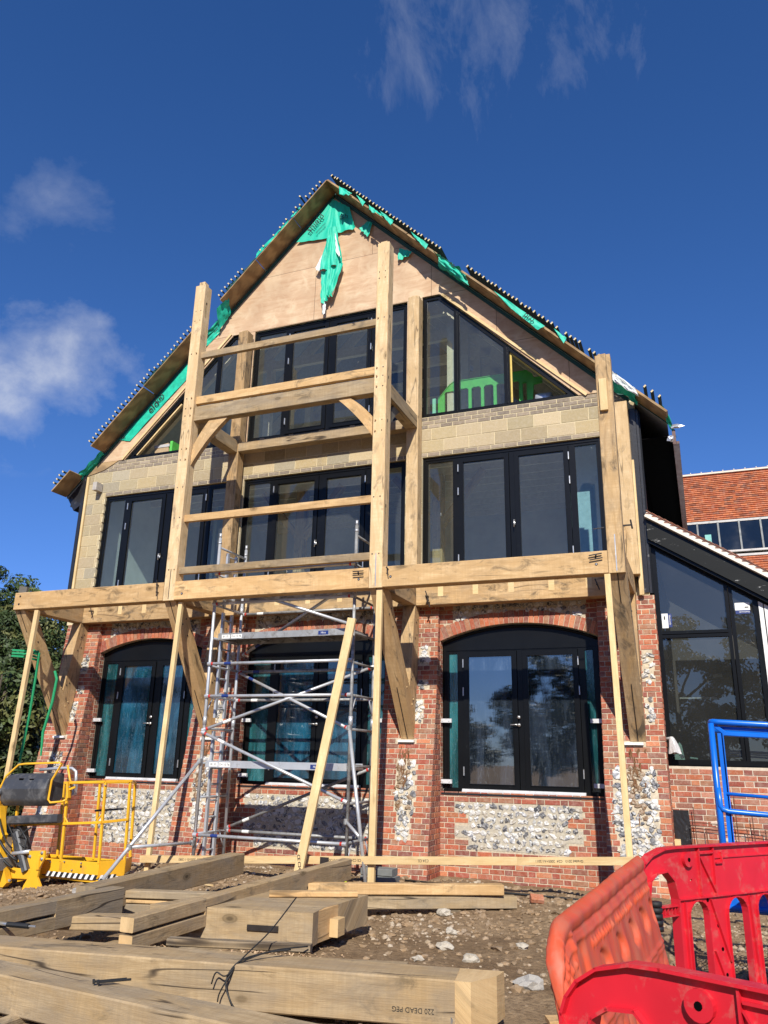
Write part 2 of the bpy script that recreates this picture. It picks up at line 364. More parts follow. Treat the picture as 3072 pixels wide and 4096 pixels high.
# ------------------------------------------------------------------ light and sky
sun_dir=Vector((.314,-1,.79)).normalized(); elev=math.asin(sun_dir.z); az=math.atan2(sun_dir.x,sun_dir.y)
sl=bpy.data.lights.new('sun','SUN'); sl.energy=5.0; sl.angle=R(.5); sl.color=(1,.955,.87)
so=bpy.data.objects.new('sun',sl); C.objects.link(so); so.rotation_euler=(-sun_dir).to_track_quat('-Z','Y').to_euler()
w=bpy.data.worlds.new('World'); bpy.context.scene.world=w; w.use_nodes=True; nt=w.node_tree; bg=nt.nodes['Background']
sky=nt.nodes.new('ShaderNodeTexSky'); sky.sky_type='NISHITA'; sky.sun_disc=False; sky.sun_elevation=elev; sky.sun_rotation=az
sky.air_density=1.0; sky.dust_density=.15; sky.ozone_density=3.0; sky.altitude=300
gen=nt.nodes.new('ShaderNodeTexCoord').outputs['Generated']
hs=N(nt,'ShaderNodeHueSaturation',Saturation=1.24,Value=.93); link(nt,sky.outputs[0],hs.inputs['Color'])
def cloudmask(d,rad,soft):
    dp=N(nt,'ShaderNodeVectorMath',operation='DOT_PRODUCT'); link(nt,gen,dp.inputs[0]); dp.inputs[1].default_value=Vector(d).normalized()
    return ramp(nt,dp.outputs['Value'],[(math.cos(rad),0),(math.cos(rad*soft),1)],'EASE').outputs[0]
def mul_(a,b_):
    n=N(nt,'ShaderNodeMath',operation='MULTIPLY')
    for i,v in enumerate((a,b_)):
        if isinstance(v,bpy.types.NodeSocket): link(nt,v,n.inputs[i])
        else: n.inputs[i].default_value=v
    return n.outputs[0]
def add_(a,b_):
    n=N(nt,'ShaderNodeMath',operation='ADD',use_clamp=True); link(nt,a,n.inputs[0]); link(nt,b_,n.inputs[1]); return n.outputs[0]
nz=tex(nt,vmap(nt,gen,(1,1,1.25)),9,11,.60,.12)
def sub_(a,k):
    n=N(nt,'ShaderNodeMath',operation='SUBTRACT'); link(nt,a,n.inputs[0]); n.inputs[1].default_value=k; return n.outputs[0]
def addf(a,b_):
    n=N(nt,'ShaderNodeMath',operation='ADD'); link(nt,a,n.inputs[0]); link(nt,b_,n.inputs[1]); return n.outputs[0]
def cloud(masks,noise_,k,lo,hi,top):
    m_=masks[0]
    for q in masks[1:]: 
        n=N(nt,'ShaderNodeMath',operation='MAXIMUM'); link(nt,m_,n.inputs[0]); link(nt,q,n.inputs[1]); m_=n.outputs[0]
    return mul_(ramp(nt,mul_(addf(m_,mul_(sub_(noise_,.5),k)),.4),[(lo*.4,0),((lo+hi)*.2,top*.38),(hi*.4,top)]).outputs[0],ramp(nt,m_,[(0,0),(.12,1)]).outputs[0])
c1=cloud([cloudmask((-.685,.585,.410),.105,.0),cloudmask((-.640,.630,.432),.075,.0)],nz,3.4,.30,1.5,1.0)
c2=cloud([cloudmask((-.617,.533,.579),.04,.0)],nz,3.6,.75,2.2,.55)
mr=nt.nodes.new('ShaderNodeMapping'); mr.inputs['Rotation'].default_value=(0,.75,.2); mr.inputs['Scale'].default_value=(6.5,3.2,2.6); link(nt,gen,mr.inputs['Vector']); nw=tex(nt,mr.outputs[0],2.4,12,.66,.35)
c3=cloud([cloudmask((-.23,.64,.73),.085,.0),cloudmask((-.16,.655,.745),.10,.0),cloudmask((-.07,.68,.73),.07,.0),cloudmask((-.20,.60,.775),.09,0)],nw,4.6,.55,2.4,.50)
cl=add_(add_(c1,c2),c3)
sxz=nt.nodes.new('ShaderNodeSeparateXYZ'); link(nt,gen,sxz.inputs[0]); hz=ramp(nt,sxz.outputs[2],[(0.0,(.42,.60,1.0)),(.12,(.62,.74,1.0)),(.35,(.92,.92,1.0)),(.6,(.95,.95,1.0))]).outputs[0]
skc=mix(nt,1.0,mix(nt,1.0,hs.outputs[0],(1.0,1.0,1.22),'MULTIPLY'),hz,'MULTIPLY')
cc=mix(nt,mul_(cl,.62),skc,(6.2,6.5,7.2))
link(nt,cc,bg.inputs[0]); bg.inputs[1].default_value=.097
sc=bpy.context.scene; sc.view_settings.view_transform='Standard'; sc.view_settings.look='None'; sc.view_settings.exposure=.28; sc.view_settings.gamma=1
sc.cycles.max_bounces=8; sc.cycles.transparent_max_bounces=16

# ------------------------------------------------------------------ ground
def gz(x,y):
    n=noise.noise(Vector((x*.55,y*.55,0)))*.05+noise.noise(Vector((x*2.1,y*2.1,3)))*.028+noise.noise(Vector((x*6.5,y*6.5,8)))*.014+noise.noise(Vector((x*16,y*16,5)))*.007
    z=-.27+n-.2*min(1,max(0,(-2.9-x)/1.7))
    m=math.exp(-((y+1.15)/.45)**2)*.09*(1+.6*noise.noise(Vector((x*1.7,4,y)))) if y<0 else 0
    m2=math.exp(-((x-3.0)/.9)**2-((y+2.2)/.7)**2)*.10
    far=min(1,max(0,(abs(x)-14)/10)+max(0,(-y-13)/10)); return z*(1-far)+(-.3)*far+ (m+m2)*(1-far) 
def grid_axis(lo,hi,step,far):
    a=list(np.arange(lo,hi+1e-6,step)); s=step; v=hi
    while v<far: s*=1.35; v+=s; a.append(v)
    s=step; v=lo
    while v>-far: s*=1.35; v-=s; a.insert(0,v)
    return a
gx=grid_axis(-7.5,7.5,.075,500); gy=grid_axis(-9.0,0.2,.075,500)
gv=[(x,y,gz(x,y)) for y in gy for x in gx]; nx=len(gx)
gf=[(j*nx+i,j*nx+i+1,(j+1)*nx+i+1,(j+1)*nx+i) for j in range(len(gy)-1) for i in range(nx-1)]
me=bpy.data.meshes.new('ground'); me.from_pydata(gv,[],gf); me.polygons.foreach_set('use_smooth',[True]*len(gf))
gm,nt,b=nm('soil'); co=nt.nodes.new('ShaderNodeTexCoord').outputs['Object']
n1=tex(nt,co,1.1,6,.65); n2=tex(nt,co,18,8,.7); n3=tex(nt,co,55,4,.7)
c=mix(nt,ramp(nt,n1,[(.35,0),(.65,1)]).outputs[0],(.20,.128,.068),(.36,.25,.145)); c=mix(nt,ramp(nt,n2,[(.35,.7),(.55,0)]).outputs[0],c,(.10,.064,.036))
c=mix(nt,ramp(nt,n3,[(.62,0),(.7,.7)]).outputs[0],c,(.38,.32,.24)); link(nt,c,b.inputs['Base Color']); b.inputs['Roughness'].default_value=.95; b.inputs['Specular IOR Level'].default_value=.15
bump(nt,n2,1.,.03,b); me.materials.append(gm); g=bpy.data.objects.new('ground',me); C.objects.link(g); tag(g,kind='structure')

# stones
ICO=[];t_=(1+5**.5)/2
for a_,b_ in ((-1,t_),(1,t_),(-1,-t_),(1,-t_)): ICO.append((a_,b_,0))
for a_,b_ in ((-1,t_),(1,t_),(-1,-t_),(1,-t_)): ICO.append((0,a_,b_))
for a_,b_ in ((-1,t_),(1,t_),(-1,-t_),(1,-t_)): ICO.append((b_,0,a_))
ICO=[tuple(np.array(p)/math.hypot(1,t_)) for p in ICO]
IF=[(0,11,5),(0,5,1),(0,1,7),(0,7,10),(0,10,11),(1,5,9),(5,11,4),(11,10,2),(10,7,6),(7,1,8),(3,9,4),(3,4,2),(3,2,6),(3,6,8),(3,8,9),(4,9,5),(2,4,11),(6,2,10),(8,6,7),(9,8,1)]
def subd(V,F):
    V=list(V); F2=[]; cache={}
    def mid(a,b):
        k=(min(a,b),max(a,b))
        if k not in cache:
            p=np.array(V[a])+np.array(V[b]); V.append(tuple(p/np.linalg.norm(p))); cache[k]=len(V)-1
        return cache[k]
    for a,b_,c in F:
        x,y,z=mid(a,b_),mid(b_,c),mid(c,a); F2+=[(a,x,z),(b_,y,x),(c,z,y),(x,y,z)]
    return V,F2
ICO2,IF2=subd(ICO,IF)
def stone(mb,p,s,col,fine=False,rough=.3,split=None):
    V,F=(ICO2,IF2) if fine else (ICO,IF); b=len(mb.v); rot=Matrix.Rotation(random.uniform(0,6.3),3,Vector((random.gauss(0,1),random.gauss(0,1),random.gauss(0,1))).normalized()) if not fine else Matrix.Identity(3)
    ph=random.uniform(0,50)
    for q in V:
        k=1+rough*(noise.noise(Vector((q[0]*1.4+ph,q[1]*1.4,q[2]*1.4)))*1.6)
        v=rot@Vector(q); mb.v.append((p[0]+v.x*s[0]*k,p[1]+v.y*s[1]*k,p[2]+v.z*s[2]*k))
    for fc in F:
        cc=col
        if split:
            q=sum((Vector(V[i]) for i in fc),Vector())/3
            if noise.noise(Vector((q.x*1.6+ph,q.z*1.6,ph)))>.02: cc=split
        mb.face([b+i for i in fc],0,None,cc)
mb=MB()
SC=[(.38,.29,.19),(.43,.34,.24),(.30,.215,.135),(.27,.19,.12),(.46,.38,.28),(.23,.16,.10),(.36,.26,.165),(.31,.22,.14)]
for i in range(13000):
    y=-.65-abs(random.gauss(0,1))*3.2 if random.random()<.8 else random.uniform(-8,-.6); x=random.uniform(-6,5.5)
    if y<-8.2: continue
    cl_=noise.noise(Vector((x*.9,y*.9,20)))
    if random.random()>.38+cl_*1.5: continue
    s=abs(random.gauss(0,.012))+.005; s=min(s,.045)
    if cl_>.1 and random.random()<.3: s*=1.3
    stone(mb,(x,y,gz(x,y)+s*.25),(s,s*random.uniform(.7,1.3),s*.7),random.choice(SC))
for i in range(9000):
    y=-.6-abs(random.gauss(0,1))*3.0; x=random.uniform(-5.5,5.3)
    if y<-8.2: continue
    cl_=noise.noise(Vector((x*.8,y*.8,44)))
    if random.random()>.5+cl_*1.6: continue
    s=min(abs(random.gauss(0,.020))+.008,.055); k_=random.uniform(.75,1.2)
    stone(mb,(x,y,gz(x,y)+s*.1),(s,s,s*.6),(.27*k_,.18*k_,.10*k_),False,.6)
gs=mb.build('gravel',colattr('gravel_stone',.9,120,.2,.3,.003)); tag(gs,'pale flints and gravel scattered over the brown soil','gravel',kind='stuff')
stone_m=colattr('loose_stone',.85,60,.3,.5,.006)
SL=[(1.885,-2.978,.075,'white stone by the ends of the two long timbers'),(2.22,-3.87,.05,'small white stone alone on bare soil'),(2.37,-4.54,.06,'pale round stone in the middle of the soil'),(2.27,-5.01,.042,'white stone nearest the thin plank'),(2.70,-4.87,.06,'flat pale stone beside the gravel patch'),(3.33,-5.49,.085,'grey flint lump by the big beam end'),(1.06,-5.09,.06,'white stone beside the stack of notched timber'),(3.0,-4.2,.05,'cream stone on the right of the soil'),(-2.3,-3.5,.07,'buff stone by the yellow lift basket'),(-2.6,-3.6,.085,'large broken stone left of the long grey beam'),(-1.9,-3.9,.05,'small stone behind the grey beam')]
for x,y,s,l in SL:
    mb=MB(); stone(mb,(0,0,0),(s*1.2,s*.9,s*.65),(.46,.41,.33) if 'grey' not in l else (.35,.33,.3),True,.45); o=mb.build('stone',stone_m); o.location=(x,y,gz(x,y)+s*.35); tag(o,l,'stone','loose stones on the soil')
mb=MB(); mb.bar((-.08,0,0),(.07,0,.02),.1,.065,ch=.012,col=(.45,.17,.09)); o=mb.build('broken_brick',brick); o.location=(2.75,-2.2,-.13); o.rotation_euler=(.5,.2,.5); tag(o,'broken red brick half buried in the soil','brick')

# ------------------------------------------------------------------ masonry generators
BR=[(.41,.115,.062),(.48,.155,.075),(.34,.09,.058),(.45,.13,.065),(.26,.09,.068),(.38,.11,.065),(.52,.20,.10),(.30,.125,.085),(.43,.15,.09),(.36,.17,.10)]
CB=[(.46,.365,.22),(.44,.35,.20),(.49,.39,.24),(.41,.335,.20),(.47,.365,.20),(.40,.345,.24)]
CBR=[(.31,.245,.175),(.27,.215,.16),(.35,.28,.20),(.24,.195,.15)]
def cut(iv,ex):
    out=[iv] if isinstance(iv,tuple) else list(iv)
    for a,b in ex:
        n=[]
        for p,q in out:
            if b<=p or a>=q: n.append((p,q)); continue
            if a>p: n.append((p,a))
            if b<q: n.append((b,q))
        out=n
    return out
def brickwork(mb,P,iv,z0,z1,excl=lambda z:[],h=.075,lens=(.215,.1025),j=.011,pal=BR,phase=0,jit=.003,k0=0,proud=.006,mi=0):
    """P(x,z,d) -> 3D point, d = distance out of the wall"""
    k=k0; z=z0
    while z+h*.5<z1+1e-6:
        zt=min(z+h-j,z1); zc=(z+zt)/2; base=iv(zc) if callable(iv) else iv
        segs=cut(base,excl(zc))
        for a,b in segs:
            x=math.floor(a/1.3)*1.3-1.3+phase+(k%2)*(lens[0]*.5+j*.5 if len(lens)==1 else (lens[0]+lens[1])*.5+ .02); i=0
            while x<b:
                L=lens[i%len(lens)]; i+=1; p=max(x,a); q=min(x+L,b); x+=L+j
                if q-p<.028: continue
                if p>a and p-a<.05: pass
                c=random.choice(pal); v=random.uniform(.82,1.14); c=tuple(t*v for t in c)
                d=proud+random.uniform(-jit,jit); e=.003
                pr=[(p+random.uniform(-.002,.002),z+random.uniform(-.002,.002)),(q+random.uniform(-.002,.002),z+random.uniform(-.002,.002)),(q,zt+random.uniform(-.002,.002)),(p,zt+random.uniform(-.002,.002))]
                bI=len(mb.v)
                mb.v+=[P(u,w_,-.004) for u,w_ in pr]+[P(u,w_,d-e) for u,w_ in pr]
                ins=[(pr[0][0]+e,pr[0][1]+e),(pr[1][0]-e,pr[1][1]+e),(pr[2][0]-e,pr[2][1]-e),(pr[3][0]+e,pr[3][1]-e)]
                mb.v+=[P(u,w_,d) for u,w_ in ins]
                for s in range(4):
                    t=(s+1)%4; mb.face([bI+s,bI+t,bI+4+t,bI+4+s],mi,None,c); mb.face([bI+4+s,bI+4+t,bI+8+t,bI+8+s],mi,None,c)
                mb.face([bI+8,bI+9,bI+10,bI+11],mi,None,c)
        z+=h; k+=1
FC=[((.62,.60,.55),(.50,.50,.48)),((.66,.64,.60),None),((.13,.13,.135),(.55,.54,.50)),((.055,.057,.065),(.50,.50,.48)),((.22,.22,.225),(.07,.07,.08)),((.58,.55,.48),(.25,.25,.26)),((.40,.35,.27),(.55,.52,.46)),((.68,.67,.64),(.32,.33,.35))]
def flints(mb,P,inside,x0,x1,z0,z1,sp=.085,tint=None):
    nz_=max(1,int((z1-z0)/(sp*.88))); nx_=max(1,int((x1-x0)/sp))
    for j in range(nz_):
        for i in range(-1,nx_+1):
            x=x0+(i+.5+(j%2)*.5)*(x1-x0)/nx_+random.uniform(-.02,.02); z=z0+(j+.5)*(z1-z0)/nz_+random.uniform(-.016,.016)
            if not inside(x,z): continue
            a=random.uniform(.026,.056); b_=random.uniform(.024,.044); col,spl=random.choice(FC)
            if tint and random.random()<tint(x,z): col=(.22,.12,.055); spl=(.3,.22,.14)
            bI=len(mb.v); tmp=MB(); stone(tmp,(0,0,0),(a,.014,b_),col,True,.55,spl)
            ca,sa=math.cos(an:=random.uniform(-.6,.6)),math.sin(an)
            mb.v+=[P(x+v[0]*ca-v[2]*sa,z+v[0]*sa+v[2]*ca,.006-v[1]) for v in tmp.v]
            for fc,cc in zip(tmp.f,tmp.c): mb.face([bI+q for q in fc],0,None,cc)
Pw=lambda y:(lambda x,z,d:(x,y-d,z))

# ------------------------------------------------------------------ THE HOUSE
house=thing('gabled_house','half-built gabled house of pale blocks over red brick and flint, bare plywood gable','house')
RX=-1.38; RZ=12.47       # ridge line of the wall's top
def roofz(x): return RZ-1.003*abs(x-RX)
doors=[(-5.94,-3.57),(-2.72,-.0),(.89,3.37)]; SP=3.22; RISE=.245; SILL=.92; RING=.2
def arc(d,extra=0):
    hw=(d[1]-d[0])/2; Rr=(hw*hw+RISE*RISE)/(2*RISE); return (d[0]+d[1])/2,SP+RISE-Rr,Rr+extra,hw
def butt_y(z):
    pts=[(-.6,-.72),(0,-.60),(1.7,-.30),(2.5,-.17),(3.75,-.07),(4.3,-.05)]
    for (a,p),(b,q) in zip(pts,pts[1:]):
        if z<=b: return p+(q-p)*(z-a)/(b-a)
    return -.05
butts=[(-6.76,-5.95),(-3.56,-2.73),(.01,.88),(3.38,4.21)]
# flint zones in wall plane: list of (x0,x1,z0,z1)
def stepped(xa,xb,z0,z1):
    out=[];n=4;hh=(z1-z0)/n
    for i in range(n): e=.21 if i%2==1 and i else 0; out.append((xa-e,xb+e,z0+i*hh,z0+(i+1)*hh))
    return out
zones=stepped(-5.45,-3.9,-.1,.785)+stepped(-2.32,-.42,-.0,.785)+stepped(1.32,2.79,.14,.785)
def arch_excl(z,extra=RING):
    out=[]
    for d in doors:
        cx0,cz0,Rr,hw=arc(d,extra)
        if z<SP and z>SILL: out.append((d[0],d[1]))
        elif z>=SP:
            dd=Rr*Rr-(z-cz0)**2
            if dd>0:
                k=math.sqrt(dd); lim=hw+.20*max(0,(z-SP)/.2)+.02
                k=min(k,lim); out.append((cx0-k,cx0+k))
    return out
def zex(z): return [(a,b) for a,b,c,d in zones if c<=z<=d]
def flint_top(z): return [(-5.75,-3.72),(-2.55,-.2),(1.1,3.2)] if z>3.45 else []
mb=MB()
brickwork(mb,Pw(0),(-6.76,4.2),-.55,3.78,lambda z:arch_excl(z)+zex(z)+flint_top(z)+[(a+.01,b_-.01) for a,b_ in butts],phase=.04)
# door reveals
for d in doors:
    for xx,sg in ((d[0],1),(d[1],-1)):
        brickwork(mb,(lambda x,z,dd,xx=xx,sg=sg:(xx+sg*dd*.4-sg*.001,x,z)) ,(0.0,.11),SILL-.005,SP,phase=.0)
# voussoirs
for d in doors:
    cx0,cz0,Rr,hw=arc(d); A=math.asin(hw/Rr); n=int(2*A*Rr/.077)
    for i in range(n):
        a0=-A+2*A*i/n+.004/Rr*1.3; a1=-A+2*A*(i+1)/n-.004/Rr*1.3; c=random.choice(BR); v=random.uniform(.85,1.15); c=tuple(t*v for t in c)
        h1=Rr+RING-.006+random.uniform(-.006,.006); o_=-.010-random.uniform(0,.005)
        pt=lambda a,r_,y:(cx0+math.sin(a)*r_,y,cz0+math.cos(a)*r_)
        q=[pt(a0,Rr,o_),pt(a1,Rr,o_),pt(a1,h1,o_),pt(a0,h1,o_)]; q2=[(p[0],.10,p[2]) for p in q]; bI=len(mb.v); mb.v+=q+q2
        mb.face([bI+3,bI+2,bI+1,bI],0,None,c)
        for s in range(4): t=(s+1)%4; mb.face([bI+s,bI+t,bI+4+t,bI+4+s],0,None,c)
# buttresses
BZ=[(.25,.62,.40,.66),(.62,1.36,.34,.70),(1.93,2.3,.55,.78),(2.45,2.6,.66,.84),(2.85,3.15,.64,.85)]
BZC=[(.0,.5,.2,.86),(.5,1.33,.13,.83),(1.95,2.3,.72,.86),(2.5,2.95,.72,.9)]
bts=[]
for bi,(a,b_) in enumerate(butts):
    m2=MB(); rl=BZC if bi==3 else BZ; fz=(lambda z,rl=rl:[(p,q) for c,d,p,q in rl if c<z<d]); W_=b_-a
    Pf=lambda x,z,dd:(x,butt_y(z)-dd,z)
    brickwork(m2,Pf,(a,b_),-.55,3.78,lambda z:[(a+p*W_,a+q*W_) for p,q in fz(z)]+([(a+W_/2-.16,a+W_/2+.16)] if 1.60<z<1.69 else []),phase=a%1.3+.02)
    for xx,sg in ((a,-1),(b_,1)):
        yb=.05 if xx<4 else 0.04
        brickwork(m2,(lambda x,z,dd,xx=xx,sg=sg:(xx+sg*dd,x,z)),(lambda z:(butt_y(z)-.004,yb)),-.55,3.78,phase=.1 if sg>0 else 0)
    # mortar core
    zs=[-.6,0,.8,1.7,2.1,2.5,3.1,3.78]
    for p,q in zip(zs,zs[1:]):
        yp,yq=butt_y(p)+.001,butt_y(q)+.001
        m2.poly([(a,yp,p),(b_,yp,p),(b_,yq,q),(a,yq,q)],1); m2.poly([(b_,yp,p),(b_,.05,p),(b_,.05,q),(b_,yq,q)],1); m2.poly([(a,yp,p),(a,yq,q),(a,.05,q),(a,.05,p)],1)
    m2.poly([(a,butt_y(3.78),3.78),(b_,butt_y(3.78),3.78),(b_,.05,3.78),(a,.05,3.78)],1)
    o=m2.build('brick_buttress',[brick,mortar],house); bts.append(o)
    xc=a+W_*.5
    for gi in ([[0,1],[2],[3],[4]] if bi<3 else [[0,1],[2],[3]]):
        m3=MB(); rr=[rl[i] for i in gi]
        flints(m3,Pf,lambda x,z:any(a+p*W_+.015<x<a+q*W_-.015 and c<z<d for c,d,p,q in rr),a,b_,-.25,3.2,.08,lambda x,z:.55 if abs(x-xc)<.11 and .7<z<1.4 else .0)
        m3.build('flint_panel',flint,o)
    # rust run-off stain below the bracket foot, as thin streaks
    m4=MB(); m4.box(xc-.13,xc+.13,butt_y(1.66)-.06,butt_y(1.66)+.02,1.64,1.672); m4.build('bearing_pad',white,o)
# stained bricks under the pads
for bi,(a,b_) in enumerate(butts):
    mb_st=MB()
    xc=(a+b_)/2
    for k in range(26):
        x=xc+random.gauss(0,.065); z=1.6-abs(random.gauss(0,.32)); L=random.uniform(.04,.16); wd=random.uniform(.004,.012)
        if z-L<.55: continue
        pts=[(x+random.uniform(-.012,.012),butt_y(z-L*t)-.014-(.008 if z<1.36 else 0),z-L*t) for t in (0,.33,.66,1)]
        bI=len(mb_st.v)
        for t,p in enumerate(pts):
            ww=wd*(1,1.2,.8,.2)[t]; mb_st.v+=[(p[0]-ww,p[1],p[2]),(p[0]+ww,p[1],p[2])]
        for t in range(3): mb_st.face([bI+2*t,bI+2*t+1,bI+2*t+3,bI+2*t+2])
    mb_st.build('rust_stain',stainm,bts[bi])
# mortar sheet of lower wall with openings
poly_o=[(-6.77,-.6),(4.21,-.6),(4.21,3.79),(-6.77,3.79)]
hol=[]
for d in doors:
    cx0,cz0,Rr,hw=arc(d); A=math.asin(hw/Rr); h_=[(d[0],SILL),(d[1],SILL)]+[(cx0+math.sin(t)*Rr,cz0+math.cos(t)*Rr) for t in np.linspace(A,-A,20)]; hol.append(h_)
bw=mb.build('brick_wall',[brick],house)
plate('mortar_bed',poly_o,hol,.12,mortar,bw,FX(.0605))
for gi in range(3):
    zn=zones[gi*4:gi*4+4]; m3=MB(); x0_,x1_=min(q[0] for q in zn),max(q[1] for q in zn)
    flints(m3,Pw(0),lambda x,z:any(a+.02<x<b_-.02 and c<=z<=d_ for a,b_,c,d_ in zn),x0_,x1_,zn[0][2],.785,.094)
    fp=m3.build('flint_panel',flint,house); pm=MB()
    for a,b_,c,d_ in zn: pm.box(a,b_,-.004,.05,c-.0005,d_+.0005)
    pm.build('flint_bed',flint_mortar,fp)
    ft=flint_top(3.6)[gi]; m3=MB(); flints(m3,Pw(0),lambda x,z:ft[0]+.03<x<ft[1]-.03 and not any(p-.02<x<q+.02 for p,q in arch_excl(z)),ft[0],ft[1],3.46,3.78,.088); m3.build('flint_panel',flint,house)

# upper block wall
WT=6.44
uop=[(-6.33,-3.30),(-3.04,.25),(.56,3.6)]   # first-floor openings
def upx(z): return [(a,b_) for a,b_ in uop] if 4.2<z<6.43 else []
def uiv(z): k=min(4.15,RX+(RZ-z)/1.003-.04); return (max(-6.87,2*RX-k),k)
mb=MB()
def bl(ivs,z0,z1,**k): 
    for iv in ivs: brickwork(mb,Pw(0),iv,z0,z1,h=.225,lens=(.44,),j=.012,pal=CB,proud=.006,jit=.0015,**k)
# rows of blocks with the measured joint positions
for k,z in enumerate([6.519,6.744]):
    off=0 if k==0 else .225
    for xa,xb,ph in ((-6.87,-1.4,-6.0018),(-1.4,4.15,.954)):
        x=ph+off-.45*20
        while x<xb:
            p=max(x+.006,xa); q=min(x+.444,xb); x+=.45
            if q-p>.03:
                c=random.choice(CB); v=random.uniform(.93,1.05); c=tuple(t*v for t in c)
                brickwork(mb,Pw(0),(p,q),z,z+.225,h=.2251,lens=(9,),j=.012,pal=[c],jit=.0015,phase=-20)
zz=6.519-.225*11
for k in range(11):
    z=zz+.225*k
    if z<4.0: continue
    for iv in ((-6.87,-6.33),(-3.3,-3.04),(.25,.56),(3.6,4.15)):
        brickwork(mb,Pw(0),iv,z,z+.225,h=.2251,lens=(.44,),j=.012,pal=CB,jit=.0015,phase=(k%2)*.225)
brickwork(mb,Pw(0),(-6.33,3.6),6.444,6.519,h=.0751,lens=(.215,),pal=CBR,phase=.1,jit=.0015)
brickwork(mb,Pw(0),uiv,6.969,7.194,lambda z:[],lens=(.215,),pal=CBR,phase=.05,jit=.0015)
bk=mb.build('block_wall',[block],house)
plate('mortar_bed',[(-6.87,3.79),(4.15,3.79),(4.15,6.93),(3.88,7.19),(-6.6,7.19),(-6.87,6.93)],[[(a,4.22),(b_,4.22),(b_,6.435),(a,6.435)] for a,b_ in uop],.12,mortar_pale,bk,FX(.0605))
# plywood gable with window openings
gR=[(.555,7.2),(3.27,7.2),(.87,9.64),(.555,9.64)]; gL=[(-3.345,7.2),(-3.345,9.64),(-3.55,9.64),(-5.93,7.2)]
sy=lambda x:RZ-1.003*abs(x-RX)
plate('gable_sheathing',[(-6.52,7.197),(-3.34,7.197),(-3.345+.0,9.63),(-3.55,9.63),(-5.95,7.197),(-6.62,7.197)][:0]+[(-6.6,7.198),(-5.95,7.198),(-3.55,9.63),(-3.33,9.63),(-3.33,7.198),(-3.04,7.198),(-3.04,9.62),(.25,9.62),(.25,7.198),(.545,7.198),(.545,9.65),(.88,9.65),(3.29,7.198),(3.85,7.198),(RX,RZ)],[],.02,plyg,house,FX(-.004))
m2=MB(); m2.prism([(-6.86,-.02,6.93),(-6.60,-.02,7.19),(-6.1,-.02,7.19),(-6.45,-.02,7.02)],(0,.012,0)); 
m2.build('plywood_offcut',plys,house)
m2=MB(); m2.bar((.93,-.03,9.62),(3.42,-.03,7.18),.02,.045,(1,0,1),0); m2.build('trim_batten',pine,house); m2=MB(); m2.bar((-6.0,-.03,7.2),(-3.6,-.03,9.66),.02,.04,(-1,0,1),0); m2.build('trim_batten',pine,house)

